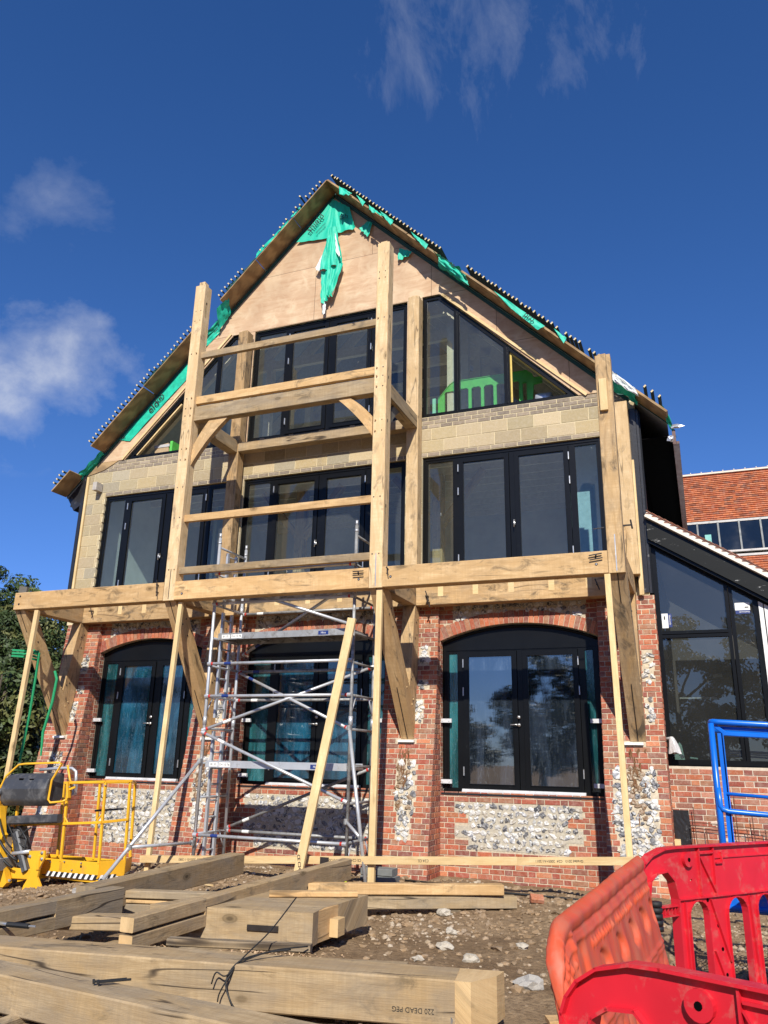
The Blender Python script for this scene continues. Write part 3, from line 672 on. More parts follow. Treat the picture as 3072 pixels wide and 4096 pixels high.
# roof
def rs(x,off): return RZ+.075-1.003*abs(x-RX)+off
for sg,nmn in ((-1,'left'),(1,'right')):
    ex=-7.38 if sg<0 else 4.62
    m2=MB(); y0,y1=.02,8.0
    a=(RX,rs(RX,-.02)); b_=(ex,rs(ex,-.02))
    m2.poly([(a[0],y0,a[1]),(b_[0],y0,b_[1]),(b_[0],y1,b_[1]),(a[0],y1,a[1])],0)
    t=.20
    m2.poly([(a[0],y0,a[1]+.085),(b_[0],y0,b_[1]+.085),(b_[0],y1,b_[1]+.085),(a[0],y1,a[1]+.085)],1)
    m2.poly([(a[0],y0,a[1]),(b_[0],y0,b_[1]),(b_[0],y0,b_[1]+.085),(a[0],y0,a[1]+.085)],1)
    m2.poly([(b_[0],y0,b_[1]),(b_[0],y1,b_[1]),(b_[0],y1,b_[1]+.085),(b_[0],y0,b_[1]+.085)],1)
    slope=m2.build('roof_slope',[simple('roof_underside',(.34,.38,.40),.9),membd],house)
    # dark membrane edge between soffit and gable
    m2=MB(); m2.bar((RX,-.015,rs(RX,-.075)-.02),(ex-.6*(-sg)*-1 if False else (ex+ (.75 if sg<0 else -.55)),-.015,rs(ex+(.75 if sg<0 else -.55),-.075)-.02),.05,.055,(0,0,1),0); m2.build('membrane_edge',membd,slope)
    # soffit boards
    segs=[(-7.38,-6.97),(-6.5,-5.35),(-5.34,-4.18),(-3.67,-2.9),(-2.89,-2.1),(-2.09,RX)] if sg<0 else [(RX,-.45),(-.44,.35),(.36,.94),(1.4,2.4),(2.41,3.62),(4.17,4.62)]
    for xa,xb in segs:
        m2=MB(); za,zb=rs(xa,-.004),rs(xb,-.004); tilt=random.uniform(-.008,.012)
        P_=[(xa,-.42+random.uniform(-.008,.008),za+tilt),(xb,-.42+random.uniform(-.008,.008),zb+tilt),(xb,.0,zb),(xa,.0,za)]
        nrm=Vector((sg,0,1)).normalized()*.018
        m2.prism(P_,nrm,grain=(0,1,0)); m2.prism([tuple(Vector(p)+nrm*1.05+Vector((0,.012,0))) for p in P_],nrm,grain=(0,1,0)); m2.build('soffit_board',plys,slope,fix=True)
    # tiling battens projecting past the verge
    rows=[]
    def run(xa,xb,lenf,step=.0715,skip=()):
        x=xa;i=0
        while x<xb:
            if i not in skip: rows.append((x,lenf(i)))
            x+=step; i+=1
    if sg<0:
        run(-7.27,-7.0,lambda i:.03+random.uniform(-.01,.02)); run(-6.46,-4.22,lambda i:.04+random.uniform(-.02,.02)+(.05 if 14<i<20 else 0))
        run(-3.63,-3.1,lambda i:.05+random.uniform(-.02,.02)); run(-2.75,RX-.03,lambda i:.03+random.uniform(-.02,.03)+(.14 if i==13 else 0),skip=(2,3,5,9))
    else:
        run(RX+.04,.95,lambda i:.05+random.uniform(-.02,.02)); run(1.46,3.66,lambda i:.05+random.uniform(-.03,.02),skip=(22,27)); run(4.26,4.55,lambda i:.05,step=.1)
    for x,ext in rows:
        off=.085 if sg<0 else .125; m2=MB(); nn=Vector((sg,0,1)).normalized()
        p=Vector((x,-.42-ext,rs(x,0)))+nn*off
        m2.bar(p,(p.x,.45,p.z),.026,.045,tuple(nn),0,ends=1); m2.build('tiling_batten',[batten_m,battend],slope)
    m2=MB(); 
    for xx,s_,l_ in ((.0,0,0),):
        m2.bar((RX,.05,rs(RX,0)+.13),(ex,.05,rs(ex,0)+.13),.05,.05,(sg,0,1),0)
    m2.build('counter_batten',batten_m,slope)
# right eave fascia, black side cover, open eaves with shade painted black, side walls
m2=MB(); m2.bar((4.70,-.02,6.26),(4.70,7.5,6.26),.05,.24,ch=.004); m2.bar((4.745,-.02,6.16),(4.745,7.5,6.16),.05,.04,ch=0); m2.build('fascia_board',brownm,house)
m2=MB(); stone(m2,(4.73,-.05,6.42),(.09,.03,.035),(.7,.7,.72),True,.8); stone(m2,(4.64,-.04,6.24),(.04,.03,.05),(.6,.6,.62),True,.8); m2.build('foil_tape',dirty('crumpled_foil',(.62,.62,.64),(.2,.2,.2),30,.6,.3,.5,bumps=.8),house)
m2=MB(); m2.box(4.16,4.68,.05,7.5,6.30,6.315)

m2.build('eaves_shade',void,house)  # near-black board: the shade inside the open eaves put into its colour
m2=MB(); m2.box(4.153,4.158,.145,8,3.8,6.93); m2.build('side_black_sheet',void,house); m2=MB(); m2.box(4.10,4.15,.12,8,3.8,6.93); m2.box(-6.87,-6.82,.12,8,-.5,6.93); m2.box(-6.87,4.15,7.95,8,-.5,6.9); m2.build('side_wall',darkwall,house)  # thin near-black sheet over the right side wall, then the walls
m2=MB()
for k in range(16): m2.bar((4.03+.0*k,-.022-.004*(k%2),6.80-.18*k),(4.03,-.026-.003*(k%3),6.62-.18*k),.075+.006*math.sin(k*2.1),.014,(0,1,0),.003)
m2.box(4.155,4.19,-.02,.14,3.82,6.80); m2.box(4.065,4.15,-.035,-.008,3.83,6.82)
m2.build('corner_membrane',lead,house)
m2=MB(); m2.box(4.16,4.215,.0,.12,3.82,6.78); m2.build('corner_trim',frame_m,house)
m2=MB(); m2.box(-6.955,-6.875,-.03,.1,4.42,6.95); m2.box(-6.93,-6.72,-.035,-.008,4.40,4.52); m2.box(-7.28,-6.9,.05,1.2,6.32,6.36); m2.prism([(-7.36,.04,6.50),(-7.17,.04,6.22),(-6.93,.04,6.38),(-6.93,.04,6.95)],(0,6,0)); m2.build('corner_membrane',lead,house)
m2=MB(); m2.bar((-6.815,-.03,4.52),(-6.815,-.03,6.9),.03,.05,(1,0,0),0); m2.build('corner_batten',pine,house)
m2=MB(); m2.bar((-6.47,-.11,6.70),(-6.47,-.11,6.53),.10,.19,(0,1,0),.006); m2.build('steel_bracket',simple('primer',(.42,.38,.33),.7),house)
# ragged mortar edge beside left upper window
for k in range(10):
    m2=MB(); m2.box(-6.34,-6.315-.0,-.02,.02,4.55+k*.19,4.62+k*.19+random.uniform(0,.05)); m2.build('mortar_lump',mortar_pale,house)

# ---- windows
def win(name,xs,z0,z1,y=.045,leaves=(),glassm=glass_u,panes=True,head=.07,sill=.07,label=None,glz=None,side=.07,leafglass=None):
    """xs: mullion centre lines incl. both ends; leaves: indices of bays that are door leaves"""
    m=MB(); d=.075
    x0,x1=xs[0],xs[-1]
    m.box(x0,x0+side,y,y+d,z0,z1); m.box(x1-side,x1,y,y+d,z0,z1); m.box(x0+side,x1-side,y,y+d,z1-head,z1); m.box(x0+side,x1-side,y,y+d,z0,z0+sill)
    for x in xs[1:-1]: m.box(x-.04,x+.04,y-.002,y+d-.002,z0+sill,z1-head)
    # stepped outer lip
    m.box(x0+.018,x0+side-.018,y-.012,y+.01,z0+.02,z1-.02); m.box(x1-side+.018,x1-.018,y-.012,y+.01,z0+.02,z1-.02); m.box(x0+side-.018,x1-side+.018,y-.012,y+.01,z1-head+.02,z1-.022)
    w_=m.build('window_frame' if not name.startswith('door') else 'door_frame',frame_m,house)
    for i in range(len(xs)-1):
        a=xs[i]+(side if i==0 else .04); b_=xs[i+1]-(side if i==len(xs)-2 else .04); za,zb=z0+sill,z1-head
        if i in leaves:
            s=.085; m=MB(); yy=y-.022
            m.box(a+.006,a+s,yy,yy+.07,za+.006,zb-.006); m.box(b_-s,b_-.006,yy,yy+.07,za+.006,zb-.006); m.box(a+s,b_-s,yy,yy+.07,zb-s,zb-.006); m.box(a+s,b_-s,yy,yy+.07,za+.006,za+s)
            q=.012; m.box(a+s-q,a+s,yy-.008,yy+.004,za+s,zb-s); m.box(b_-s,b_-s+q,yy-.008,yy+.004,za+s,zb-s); m.box(a+s-q,b_-s+q,yy-.0085,yy+.0035,zb-s,zb-s+q); m.box(a+s-q,b_-s+q,yy-.0085,yy+.0035,za+s-q,za+s)
            lf=m.build('door_leaf',frame_m,w_)
            m=MB(); m.box(a+s-.002,b_-s+.002,yy+.02,yy+.026,za+s-.002,zb-s+.002); m.build('pane',leafglass or glassm,w_)
            for hz in (za+.2,(za+zb)/2+.35,zb-.25):
                m=MB(); xx=a+.0 if i==leaves[0] else b_; m.bar((xx,yy-.012,hz),(xx,yy-.012,hz+.13),.018,.022,(0,1,0),.003); m.build('hinge',handle_m,w_)
        else:
            m=MB(); m.box(a-.002,b_+.002,y+.02,y+.026,za-.002,zb+.002); m.build('pane',(glz or {}).get(i,glassm),w_)
            m=MB(); q=.022; m.box(a,a+q,y+.0,y+.019,za,zb); m.box(b_-q,b_,y+.0,y+.019,za,zb); m.box(a+q,b_-q,y+.0,y+.019,zb-q,zb); m.box(a+q,b_-q,y+.0,y+.019,za,za+q); m.build('glazing_bead',frame_m,w_)
    return w_
def lever(w_,x,y,z,down=True,lab=None):
    m=MB(); 
    if down: m.bar((x,y-.01,z+.06),(x,y-.01,z-.03),.024,.012,(0,1,0),.004); m.tube([(x,y-.015,z+.045),(x,y-.05,z+.045),(x,y-.05,z-.08)],.009,6)
    else: m.tube([(x,y,z),(x,y-.045,z)],.011,8); m.tube([(x,y-.045,z),(x-.05,y-.05,z+.004),(x-.125,y-.045,z)],.009,8); m.tube([(x,y,z),(x,y-.012,z)],.026,12); m.tube([(x,y,z+.115),(x,y-.014,z+.115)],.026,12)
    m.build('handle',handle_m,w_,True)
wl=win('w',[-6.33,-5.78,-4.79,-3.83,-3.30],4.24,6.42,leaves=(1,2)); lever(wl,-4.82,.02,5.05)
wc=win('w',[-3.04,-2.42,-1.413,-.48,.25],4.24,6.42,leaves=(1,2)); lever(wc,-1.45,.02,5.05)
wr=win('w',[.56,1.162,2.122,3.108,3.6],4.24,6.42,leaves=(1,2)); lever(wr,2.15,.02,5.1)
wg=win('w',[-3.04,-2.284,-1.345,-.447,.25],7.2,9.62,leaves=(1,2))
def poly_frame(pts,wd,y,name,mullions=(),open_ix=None,extra=None):
    m=MB(); n=len(pts); cxx=sum(p[0] for p in pts)/n; czz=sum(p[1] for p in pts)/n
    ins=[]
    for i in range(n):   # offset polygon inwards by wd
        p0,p1,p2=Vector(pts[i-1]),Vector(pts[i]),Vector(pts[(i+1)%n]); d1=(p1-p0).normalized(); d2=(p2-p1).normalized()
        n1=Vector((-d1.y,d1.x)); n2=Vector((-d2.y,d2.x))
        if n1.dot(Vector((cxx,czz))-p1)<0: n1=-n1
        if n2.dot(Vector((cxx,czz))-p1)<0: n2=-n2
        k=wd/max(.15,(1+n1.dot(n2))); ins.append(p1+(n1+n2)*k)
    w_=plate(name,[(p[0],p[1]) for p in pts],[[(p.x,p.y) for p in ins]],.075,frame_m,house,FX(y+.037))
    ins2=[Vector((p.x,p.y)) for p in ins]
    def clipx(poly,x,keep_left):
        out=[]
        for i in range(len(poly)):
            a,b_=poly[i],poly[(i+1)%len(poly)]; ia=(a.x<=x)==keep_left; ib=(b_.x<=x)==keep_left
            if ia: out.append(a)
            if ia!=ib: t=(x-a.x)/(b_.x-a.x); out.append(a+(b_-a)*t)
        return out
    xs=[-99]+list(mullions)+[99]
    for i in range(len(xs)-1):
        pl=clipx(clipx(ins2,xs[i]+.04,False),xs[i+1]-.04,True)
        if len(pl)<3 : continue
        if open_ix!=i: plate('pane',[(p.x,p.y) for p in pl],[],.006,glass_u,w_,FX(y+.024))
    m=MB()
    for x in mullions:
        zs=[a.y+(b_.y-a.y)*(x-a.x)/(b_.x-a.x) for a,b_ in zip(ins2,ins2[1:]+ins2[:1]) if (a.x-x)*(b_.x-x)<0]
        m.box(x-.05,x+.05,y-.003,y+.07,min(zs)-.01,max(zs)+.03); m.box(x-.012,x+.012,y-.012,y,min(zs)-.01,max(zs)+.02)
    if m.f: m.build('mullion',frame_m,w_)
    return w_
wgr=poly_frame(gR,.065,.03,'window_frame',(1.19,2.09),2); wgl=poly_frame(gL,.065,.03,'window_frame',(-4.54,-3.86),0)
m2=MB(); m2.bar((2.16,.08,7.28),(2.16,.08,8.24),.03,.02,(0,1,0),0); m2.bar((2.14,.08,8.25),(3.07,.08,7.31),.03,.03,(0,1,0),0); m2.build('glazing_packer',simple('yellow_pine',(.62,.46,.12),.8),wgr)
m2=MB(); m2.bar((-5.72,.09,7.3),(-4.72,.09,8.3),.03,.06,(0,1,0),0); m2.build('glazing_packer',pine,wgl)
# ground floor doors
for k,(d,gm_,side_g,leafs) in enumerate([(doors[0],glass_d,glass_t,((-5.52,-4.646,-3.95))),(doors[1],glass_d,glass_t,((-2.2,-1.28,-.46))),(doors[2],glass_g,glass_t,((1.2,2.142,3.08)))]):
    l0,mid,l1=leafs
    w_=win('door',[d[0]+.02,l0,mid,l1,d[1]-.02],SILL+.0,SP-.07,y=.11,leaves=(1,2),glassm=side_g,sill=.05,head=.10,leafglass=gm_)
    cx0,cz0,Rr,hw=arc(d,-.012); A=math.asin((hw-.01)/Rr); 
    plate('arched_head',[(d[0]+.01,SP-.08),(d[1]-.01,SP-.08)]+[(cx0+math.sin(t)*Rr,cz0+math.cos(t)*Rr) for t in np.linspace(A,-A,24)],[],.06,frame_m,w_,FX(.15))
    cx0,cz0,R2,hw=arc(d,-.014); A=math.asin((hw-.02)/R2); m=MB()
    m.tube([(cx0+math.sin(t)*(R2-.02),.115,cz0+math.cos(t)*(R2-.02)) for t in np.linspace(-A,A,24)],.022,6); m.build('arched_rail',frame_m,w_,True)
    m=MB(); m.box(l0+.02,l1-.02,.02,.10,SILL+.004,SILL+.035); m.box(l0+.02,l1-.02,.04,.10,SILL+.036,SILL+.06); m.build('threshold',alum,w_)
    m=MB(); m.box(d[0]+.01,d[1]-.01,-.01,.2,SILL-.03,SILL); m.build('cill',lead,w_)
    lever(w_,mid-.03,.085,SILL+1.0,False)
    for x0_,x1_ in ((d[0]-.02,d[0]+.17),(d[1]-.19,d[1]+.01)):
        for z in (SILL+.16,SILL+1.06):
            if k==1 and x0_<-2 and z<1.2: pass
            m=MB(); m.box(x0_,x1_,.02,.06,z-.03,z+.03); m.box(x0_+.03,x0_+.05,.012,.02,z-.008,z+.008); m.box(x1_-.05,x1_-.03,.012,.02,z-.008,z+.008); m.build('fixing_strap',alum,w_)
# mortar blobs under door R
# ---- interior: floors, ceilings, walls, joists
m=MB(); m.box(-6.8,4.08,.2,7.9,.80,.88); m.box(-6.8,4.08,.13,7.9,7.02,7.10); m.build('floor_slab',floor_m,house)
m=MB(); m.box(-6.8,4.08,.2,7.9,4.12,4.2); m.box(-6.8,4.08,.13,7.9,3.80,3.86); m.build('floor_slab',floor_m,house)
m=MB(); m.box(-6.8,4.08,4.6,4.7,4.2,7.0); m.build('partition_wall',plaster,house)
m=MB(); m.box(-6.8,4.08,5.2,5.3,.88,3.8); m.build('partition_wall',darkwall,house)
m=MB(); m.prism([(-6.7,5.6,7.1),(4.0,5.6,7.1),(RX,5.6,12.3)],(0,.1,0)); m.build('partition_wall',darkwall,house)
m=MB()
for k in range(11): m.box(-6.8,4.08,.35+k*.4,.40+k*.4,6.68,6.88)
m.build('ceiling_joist',joist_m,house)
m=MB(); m.box(-6.8,4.08,.13,4.6,6.90,6.92); m.build('ceiling_board',simple('ceiling_void',(.33,.32,.29),.9),house)
m=MB(); m.box(-6.46,-6.42,.13,4.6,4.2,6.9); m.box(-5.15,-5.07,2.2,4.6,4.2,6.9); m.build('partition_wall',plasterw,house)
m=MB(); m.prism([(3.7,.8,4.2),(4.0,.8,4.2),(4.0,.8,6.9),(3.7,.8,6.9)],(0,.05,0)); m.box(3.0,3.66,.75,.79,4.2,6.9); m.build('partition_wall',simple('blue_grey_panel',(.35,.52,.58),.8),house)
m=MB()
for k in range(5):
    y=.7+k*.95
    for sg in (-1,1):
        xe=RX+sg*4.9; m.bar((RX,y,rs(RX,-.2)),(xe,y,rs(xe,-.2)),.1,.2,(sg,0,1),0)
    m.bar((-3.9,y,9.75),(1.2,y,9.75),.1,.2,ch=0)
    for x in (-3.6,.9): m.bar((x,y,7.1),(x,y,9.9),.15,.15,(0,1,0),0)
m.build('roof_truss',joist_m,house)
for x in (-2.6,.35): 
    m=MB(); m.bar((x,1.6,4.2),(x,1.6,6.68),.2,.2,(0,1,0),.01); m.bar((x,1.6,5.6),(x+.9,1.6,6.7),.12,.16,(0,1,0),.005); m.bar((x,1.6,5.6),(x-.9,1.6,6.7),.12,.16,(0,1,0),.005); m.build('interior_post',oakd,house)
m=MB(); m.box(1.2,1.9,2.8,2.82,4.2,5.0); m.box(-2.2,-1.0,3.0,3.05,.9,1.7); m.build('stacked_board',white,house)

# ------------------------------------------------------------------ OAK FRAME
fr=thing('oak_balcony','tall green oak balcony frame with curved brackets standing off the house front','timber frame')
XL,XA,XB,XC=-6.45,-3.27,.35,3.75; PW=.212; YF=-1.77; YB=-1.558; ZB=3.763; ZT=4.068
def fbar(name,a,b_,w_,h_,up=(0,0,1),mat=oak,ch=.007,ends=None):
    m=MB(); m.bar(a,b_,w_,h_,up,ch,0,ends=None if ends is None else 1); return m.build(name,[mat,ends] if ends else [mat],fr)
yc=(YF+YB)/2; zc=(ZB+ZT)/2
for a,b_,m_ in ((XL,XA-.003,oak),(XA+PW+.003,XB-.003,oak),(XB+PW+.003,XC-.003,oak)): fbar('beam',(a,yc+.002,zc),(b_,yc+.002,zc),PW,ZT-ZB,mat=m_)
def post(x,z0,z1,ten,y=yc,mat=oakp,w_=PW):
    p=fbar('post',(x+PW/2,y,z0),(x+PW/2,y,z1),w_,PW,(0,1,0),mat)
    if ten: m=MB(); m.bar((x+PW*.42,y+.02,z1-.002),(x+PW*.42,y+.02,z1+ten),PW*.55,PW*.6,(0,1,0),.004); m.build('tenon',[mat],p)
    return p
pA=post(XA,ZB-.002,9.64,.11); pB=post(XB,ZB-.002,9.66,.07); pC=post(XC,ZB-.002,6.93,.05,mat=oakd)
YR=-.175
rA=post(XA+.02,ZT,9.50,.06,YR,oakd); rB=post(XB+.01,ZT,9.52,.06,YR,oakp); rC=post(XC-.02+.11,ZT,6.86,.0,YR,oakp); 
fbar('post',(XC+.30,YR+.03,ZB+.01),(XC+.30,YR+.03,5.9),.07,.05,(0,1,0),pine)
for a,b_ in ((XL+PW+.003,XA-.003),(XA+PW+.003,XB-.003),(XB+PW+.003,XC-.003)): fbar('beam',(a,YR-.0,zc),(b_,YR,zc),PW,ZT-ZB,mat=oakd)
for x in (XL,XA,XB,XC): fbar('tie_beam',(x+PW/2,YB+.003,zc),(x+PW/2,-.02,zc),PW-.004,ZT-ZB-.004,mat=oakd)
# joist tenons let into the rear beam
for x in (.98,1.557,2.128,2.75,3.31,-5.946,-5.366,-4.813,-4.2,-2.6,-2.0,-1.4,-.8,-.2):
    m=MB(); m.box(x-.045,x+.045,YR-PW/2-.003,YR-PW/2+.01,3.895,4.066); m.build('tenon',[pine],fr)
# upper frame between the tall posts
fbar('beam',(XA+PW,-1.635,7.065),(XB,-1.635,7.065),.16,.27,mat=oakw)
for z0,z1,yy,mt in ((8.165,8.285,-1.65,oakw),(7.255,7.40,-1.66,oak),(5.10,5.22,-1.66,oak),(4.205,4.32,-1.66,oakw)):
    fbar('rail',(XA+PW-.001,yy,(z0+z1)/2),(XB+.001,yy,(z0+z1)/2),.075,z1-z0,mat=mt,ch=.004)
for x,dx in ((XA,0),(XB,0)): fbar('tie_beam',(x+PW/2+dx,YB+.002,7.0),(x+PW/2+dx,YR-PW/2,7.0),PW-.006,.245,mat=oakw)
fbar('beam',(XA+PW+.02,-.2,6.99),(XB-.0,-.2,6.99),.18,.18,mat=oakw)
for k in range(5): m=MB(); x=-2.55+k*.62; m.bar((x,-.27,7.08),(x,-.17,7.08),.09,.07,(0,0,1),.004); m.build('block',[oakw],fr)
def arcpts(p,q,sag,n=7):
    p,q=Vector(p),Vector(q); d=(q-p); nn=Vector((d.y,-d.x)).normalized(); return [tuple(p+d*t+nn*sag*4*t*(1-t)) for t in [i/n for i in range(n+1)]]
def brace(outer,inner,y0,y1,mat=oak):
    m=MB(); n=len(outer)
    for i in range(n-1):
        q=[outer[i],outer[i+1],inner[i+1],inner[i]]
        m.prism([(p[0],y0,p[1]) for p in q],(0,y1-y0,0),grain=(Vector((outer[-1][0]-outer[0][0],0,outer[-1][1]-outer[0][1])).normalized()))
    return m.build('brace',[mat],fr,fix=True)
brace(arcpts((-.32,6.93),(.30,6.215),-.03),arcpts((-.11,6.93),(.30,6.54),-.02),-1.68,-1.59)
brace(arcpts((-2.77,6.93),(-3.07,6.12),.0)[:0] or arcpts((-2.75,6.93),(-3.06,6.44),.02),arcpts((-2.38,6.93),(-3.06,6.11),.05),-1.68,-1.59)
# curved braces under the upper ties, in the tie plane
def xbrace(x,pts,mat=oakw):
    m=MB(); m.prism([(x+.06,p[0],p[1]) for p in pts],(.09,0,0),grain=(0,.6,.8)); m.build('brace',[mat],fr,fix=True)
for x in (XA,XB): xbrace(x,[(-1.55,6.25),(-1.55,6.52),(-1.25,6.88),(-1.0,6.88),(-1.2,6.72),(-1.4,6.5)],gpine)
for x in (XA,XB,XC): xbrace(x,[(-.28,4.62),(-.28,4.85),(-.75,4.07),(-.98,4.07)],oakd) if x==XC else None
# big brackets
def strut(x,w_=PW):
    pts=[(-1.72,3.76),(-.31,1.69),(-.235,1.69),(-.225,1.98),(-.50,2.41),(-.70,2.68),(-.99,3.08),(-1.16,3.34),(-1.44,3.76)]
    m=MB(); m.prism([(x,p[0],p[1]) for p in pts],(w_,0,0),grain=(0,.56,-.82)); s_=m.build('bracket_strut',[oak if x!=XC else oakd],fr,fix=True)
    m=MB(); m.prism([(x+.004,p[0],p[1]) for p in [(-.30,3.76),(-.53,2.41),(-.245,2.0),(-.245,2.2),(-.06,3.2),(-.04,3.76)]],(w_-.008,0,0),grain=(0,0,1)); m.build('bracket_post',[oakd],fr,fix=True)
    d=Vector((0,1.41,-2.07)).normalized(); nrm=Vector((0,-d.z,d.y))*-1
    for t0,t1 in ((.0,.42),(1.62,2.5)):
        a=Vector((x+w_*.5,-1.72,3.76))+d*t0; b_=Vector((x+w_*.5,-1.72,3.76))+d*t1
        m=MB(); m.bar(a-Vector((0,.001,0)),b_-Vector((0,.001,0)),.012,.008,(0,-.8,-.5),0); m.build('steel_plate',[dark_steel],s_)
    for (py,pz) in ((-.42,2.2),(-.36,2.28),(-.58,2.52),(-.66,2.44),(-1.38,3.52),(-1.46,3.42),(-1.2,3.35),(-1.3,3.26)):
        m=MB(); m.tube([(x+w_-.004,py,pz),(x+w_+.006,py,pz)],.013,8); m.build('peg',[dark_steel if py<-1 else pine],s_)
    for (py,pz) in ((-.17,3.55),(-.24,3.5),(-.21,3.3),(-.29,3.24),(-.39,2.62),(-.46,2.58)):
        m=MB(); m.tube([(x+w_-.006,py,pz),(x+w_+.003,py,pz)],.012,8); m.build('peg',[dark_steel],s_)
for x in (XL,XA,XB,XC): strut(x)
# steel plates let into the posts
for x,mt in ((XA,dark_steel),(XB,handle_m),(XC,handle_m)):
    m=MB(); m.box(x+PW*.5-.006,x+PW*.5+.006,YF-.0015,YF+.004,ZB+.02,4.28); m.build('steel_plate',[mt],fr)
# pegs on the post faces
for x,zz in ((XA,(9.1,8.9,8.23,7.35,7.16,7.02,6.4,6.2,5.7,5.16,4.27)),(XB,(9.1,8.98,8.23,7.33,7.18,7.0,6.42,6.24,5.16,4.27))):
    for k,z in enumerate(zz):
        for xx,mt in ((x+.045 if x==XB else x+PW-.045,pine if 1<k<8 else dark_steel),(x+.15 if x==XB else x+.06,dark_steel)):
            pr=.022 if mt==pine else .002
            m=MB(); m.tube([(xx,YF+.004,z),(xx+random.uniform(-.005,.005),YF-pr,z)],.012,7); m.build('peg',[oakd if mt==pine else dark_steel],fr)
for x in (XA,XB):
    for z0,z1 in ((8.02,8.3),(6.93,7.2),(6.2,6.45),(4.9,5.05)) if x==XB else ((9.0,9.3),):
        m=MB(); m.box(x+PW-.003,x+PW+.0015,-1.70,-1.67,z0,z1); m.box(x+PW-.002,x+PW+.003,-1.69,-1.672,z0,z1-.05,1); m.build('mortise',[dark_steel,pine],fr)
for x,z in ((XL+.12,4.0),(XL+.115,3.86),(XB-.16,3.9),(XB+PW+.13,3.91),(XA+PW+.15,3.86),(XC-.15,3.89)):
    m=MB(); m.tube([(x,YF+.01,z),(x,YF-.002,z)],.019,10); m.tube([(x,YF-.0015,z),(x,YF-.006,z)],.009,8,1); m.build('bolt_hole',[dark_steel,handle_m if x>XA else dark_steel],fr)
def hbolt(x,z,ang=.0,sc=1):
    m=MB(); y=YF-.03; c,s=math.cos(ang),math.sin(ang)
    for dz in (.03,-.03): m.bar((x-.085*sc*c-dz*s,y,z+dz*sc-.085*s),(x+.085*sc*c-dz*s,y,z+dz*sc+.085*s),.014,.014,ch=.002)
    m.tube([(x-.005,y+.03,z-.01),(x+.005,y-.012,z+.02)],.011,8); m.build('assembly_bolt',[dark_steel],fr)
hbolt(.19,3.985,.0); hbolt(3.60,3.985,.12)
m=MB(); m.tube([(.655,YF,4.02),(.66,YF-.09,4.03)],.009,6); m.tube([(.65,YF-.05,4.05),(.675,YF-.05,3.92)],.008,6); m.build('assembly_bolt',[dark_steel],fr)
for x,z in ((XA-.11,4.02),(XA-.10,3.9)): m=MB(); m.tube([(x,YF-.06,z),(x,YF+.02,z)],.01,6); m.tube([(x-.005,YF-.05,z+.08),(x+.01,YF-.055,z-.07)],.008,6); m.build('assembly_bolt',[dark_steel],fr)
for x,z in ((3.44,3.93),(.78,3.90),(.80,3.80),(-5.98,3.98)): m=MB(); m.tube([(x,-.3,z),(x,-.42,z-.02)],.012,6); m.tube([(x-.03,-.36,z+.08),(x+.03,-.37,z-.09)],.009,6); m.build('assembly_bolt',[dark_steel],fr)
m=MB(); m.bar((XC-.02,YF-.01,4.38),(XC-.16,YF-.01,4.37),.012,.012,ch=0); m.tube([(XC+PW,-1.66,4.42),(XC+PW+.11,-1.66,4.42)],.012,6); m.tube([(XC+PW+.1,-1.62,4.50),(XC+PW+.12,-1.70,4.36)],.012,6); m.build('assembly_bolt',[dark_steel],fr)
fbar('cleat',(XC+.09,YF-.025,6.06),(XC+.09,YF-.025,6.54),.105,.05,(0,1,0),pine,.003)
m=MB(); m.bar((XL-.17,-1.60,4.02-.21),(XL-.02,-1.60,4.24-.0),.02,.02); m=MB(); m.prism([(XL-.215,-1.52,3.76),(XL-.04,-1.52,3.76),(XL-.02,-1.52,4.23),(XL-.2,-1.52,4.26)],(0,.05,0),grain=(0,0,1)); m.build('upstand_board',[gpine],fr)

# timber props
PR=[((-5.93,-1.72,3.74),(-6.10,-1.70,-.2),.085,.06,'slanting pine prop at the far left under the beam end'),
    ((-2.98,-1.66,3.74),(-3.12,-1.66,-.3),.075,.06,'pine prop standing left of the scaffold tower'),
    ((.505,-1.70,3.74),(.475,-1.70,-.2),.09,.06,'straight pine prop just right of the scaffold tower'),
    ((3.735,-1.80,3.74),(3.77,-1.69,.30),.075,.05,'slim pine prop under the right end of the beam')]
for a,b_,w_,h_,l in PR:
    m=MB(); m.bar(a,b_,w_,h_,(0,1,0),.003); o=m.build('timber_prop',[pine]); tag(o,l,'prop','props under the oak beam')
m=MB(); m.bar((.12,-1.80,3.32),(-.50,-1.95,-.22),.125,.05,(0,1,0),.003); o=m.build('leaning_plank',[pine]); tag(o,'pale plank leaning diagonally across the front of the scaffold tower','plank')
text('stamp','CE C24',.06,ink,o,frameM((-.46,-1.973,.05),(.18,0,-1),(1,0,.18)))
m=MB(); m.bar((-3.17,-1.765,-.092),(2.442,-1.765,.217),.045,.096,ch=.002); o=m.build('kick_plank',[pine]); tag(o,'long pine plank nailed low along the foot of the props','plank')
ex=Vector((5.61,0,.31)).normalized()
for t,s_ in ((-2.1,'CE 022  C24  Timber graded  2005-01-1-2083'),(.1,'CE C24  2150 CHR-0120'),(1.2,'C24 CE')): text('stamp',s_,.045,ink,o,frameM(tuple(Vector((-3.17,-1.789,-.092))+ex*(t+3.2)),tuple(-ex),(0,0,-1)))
m=MB(); m.box(-.24,-.11,-1.7905,-1.788,.02,.11); m.build('tape_patch',[dark_steel],o)
m=MB(); m.bar((2.444,-1.768,.217),(3.86,-1.768,.303),.045,.09,ch=.002); o=m.build('kick_plank',[pine]); tag(o,'short pine plank carrying on the kick plank towards the right pier','plank')
text('stamp','Graded 2013   C24  2005+A1/2011',.04,ink,o,frameM((2.95,-1.793,.25),(-1,0,-.055),(.055,0,-1)))

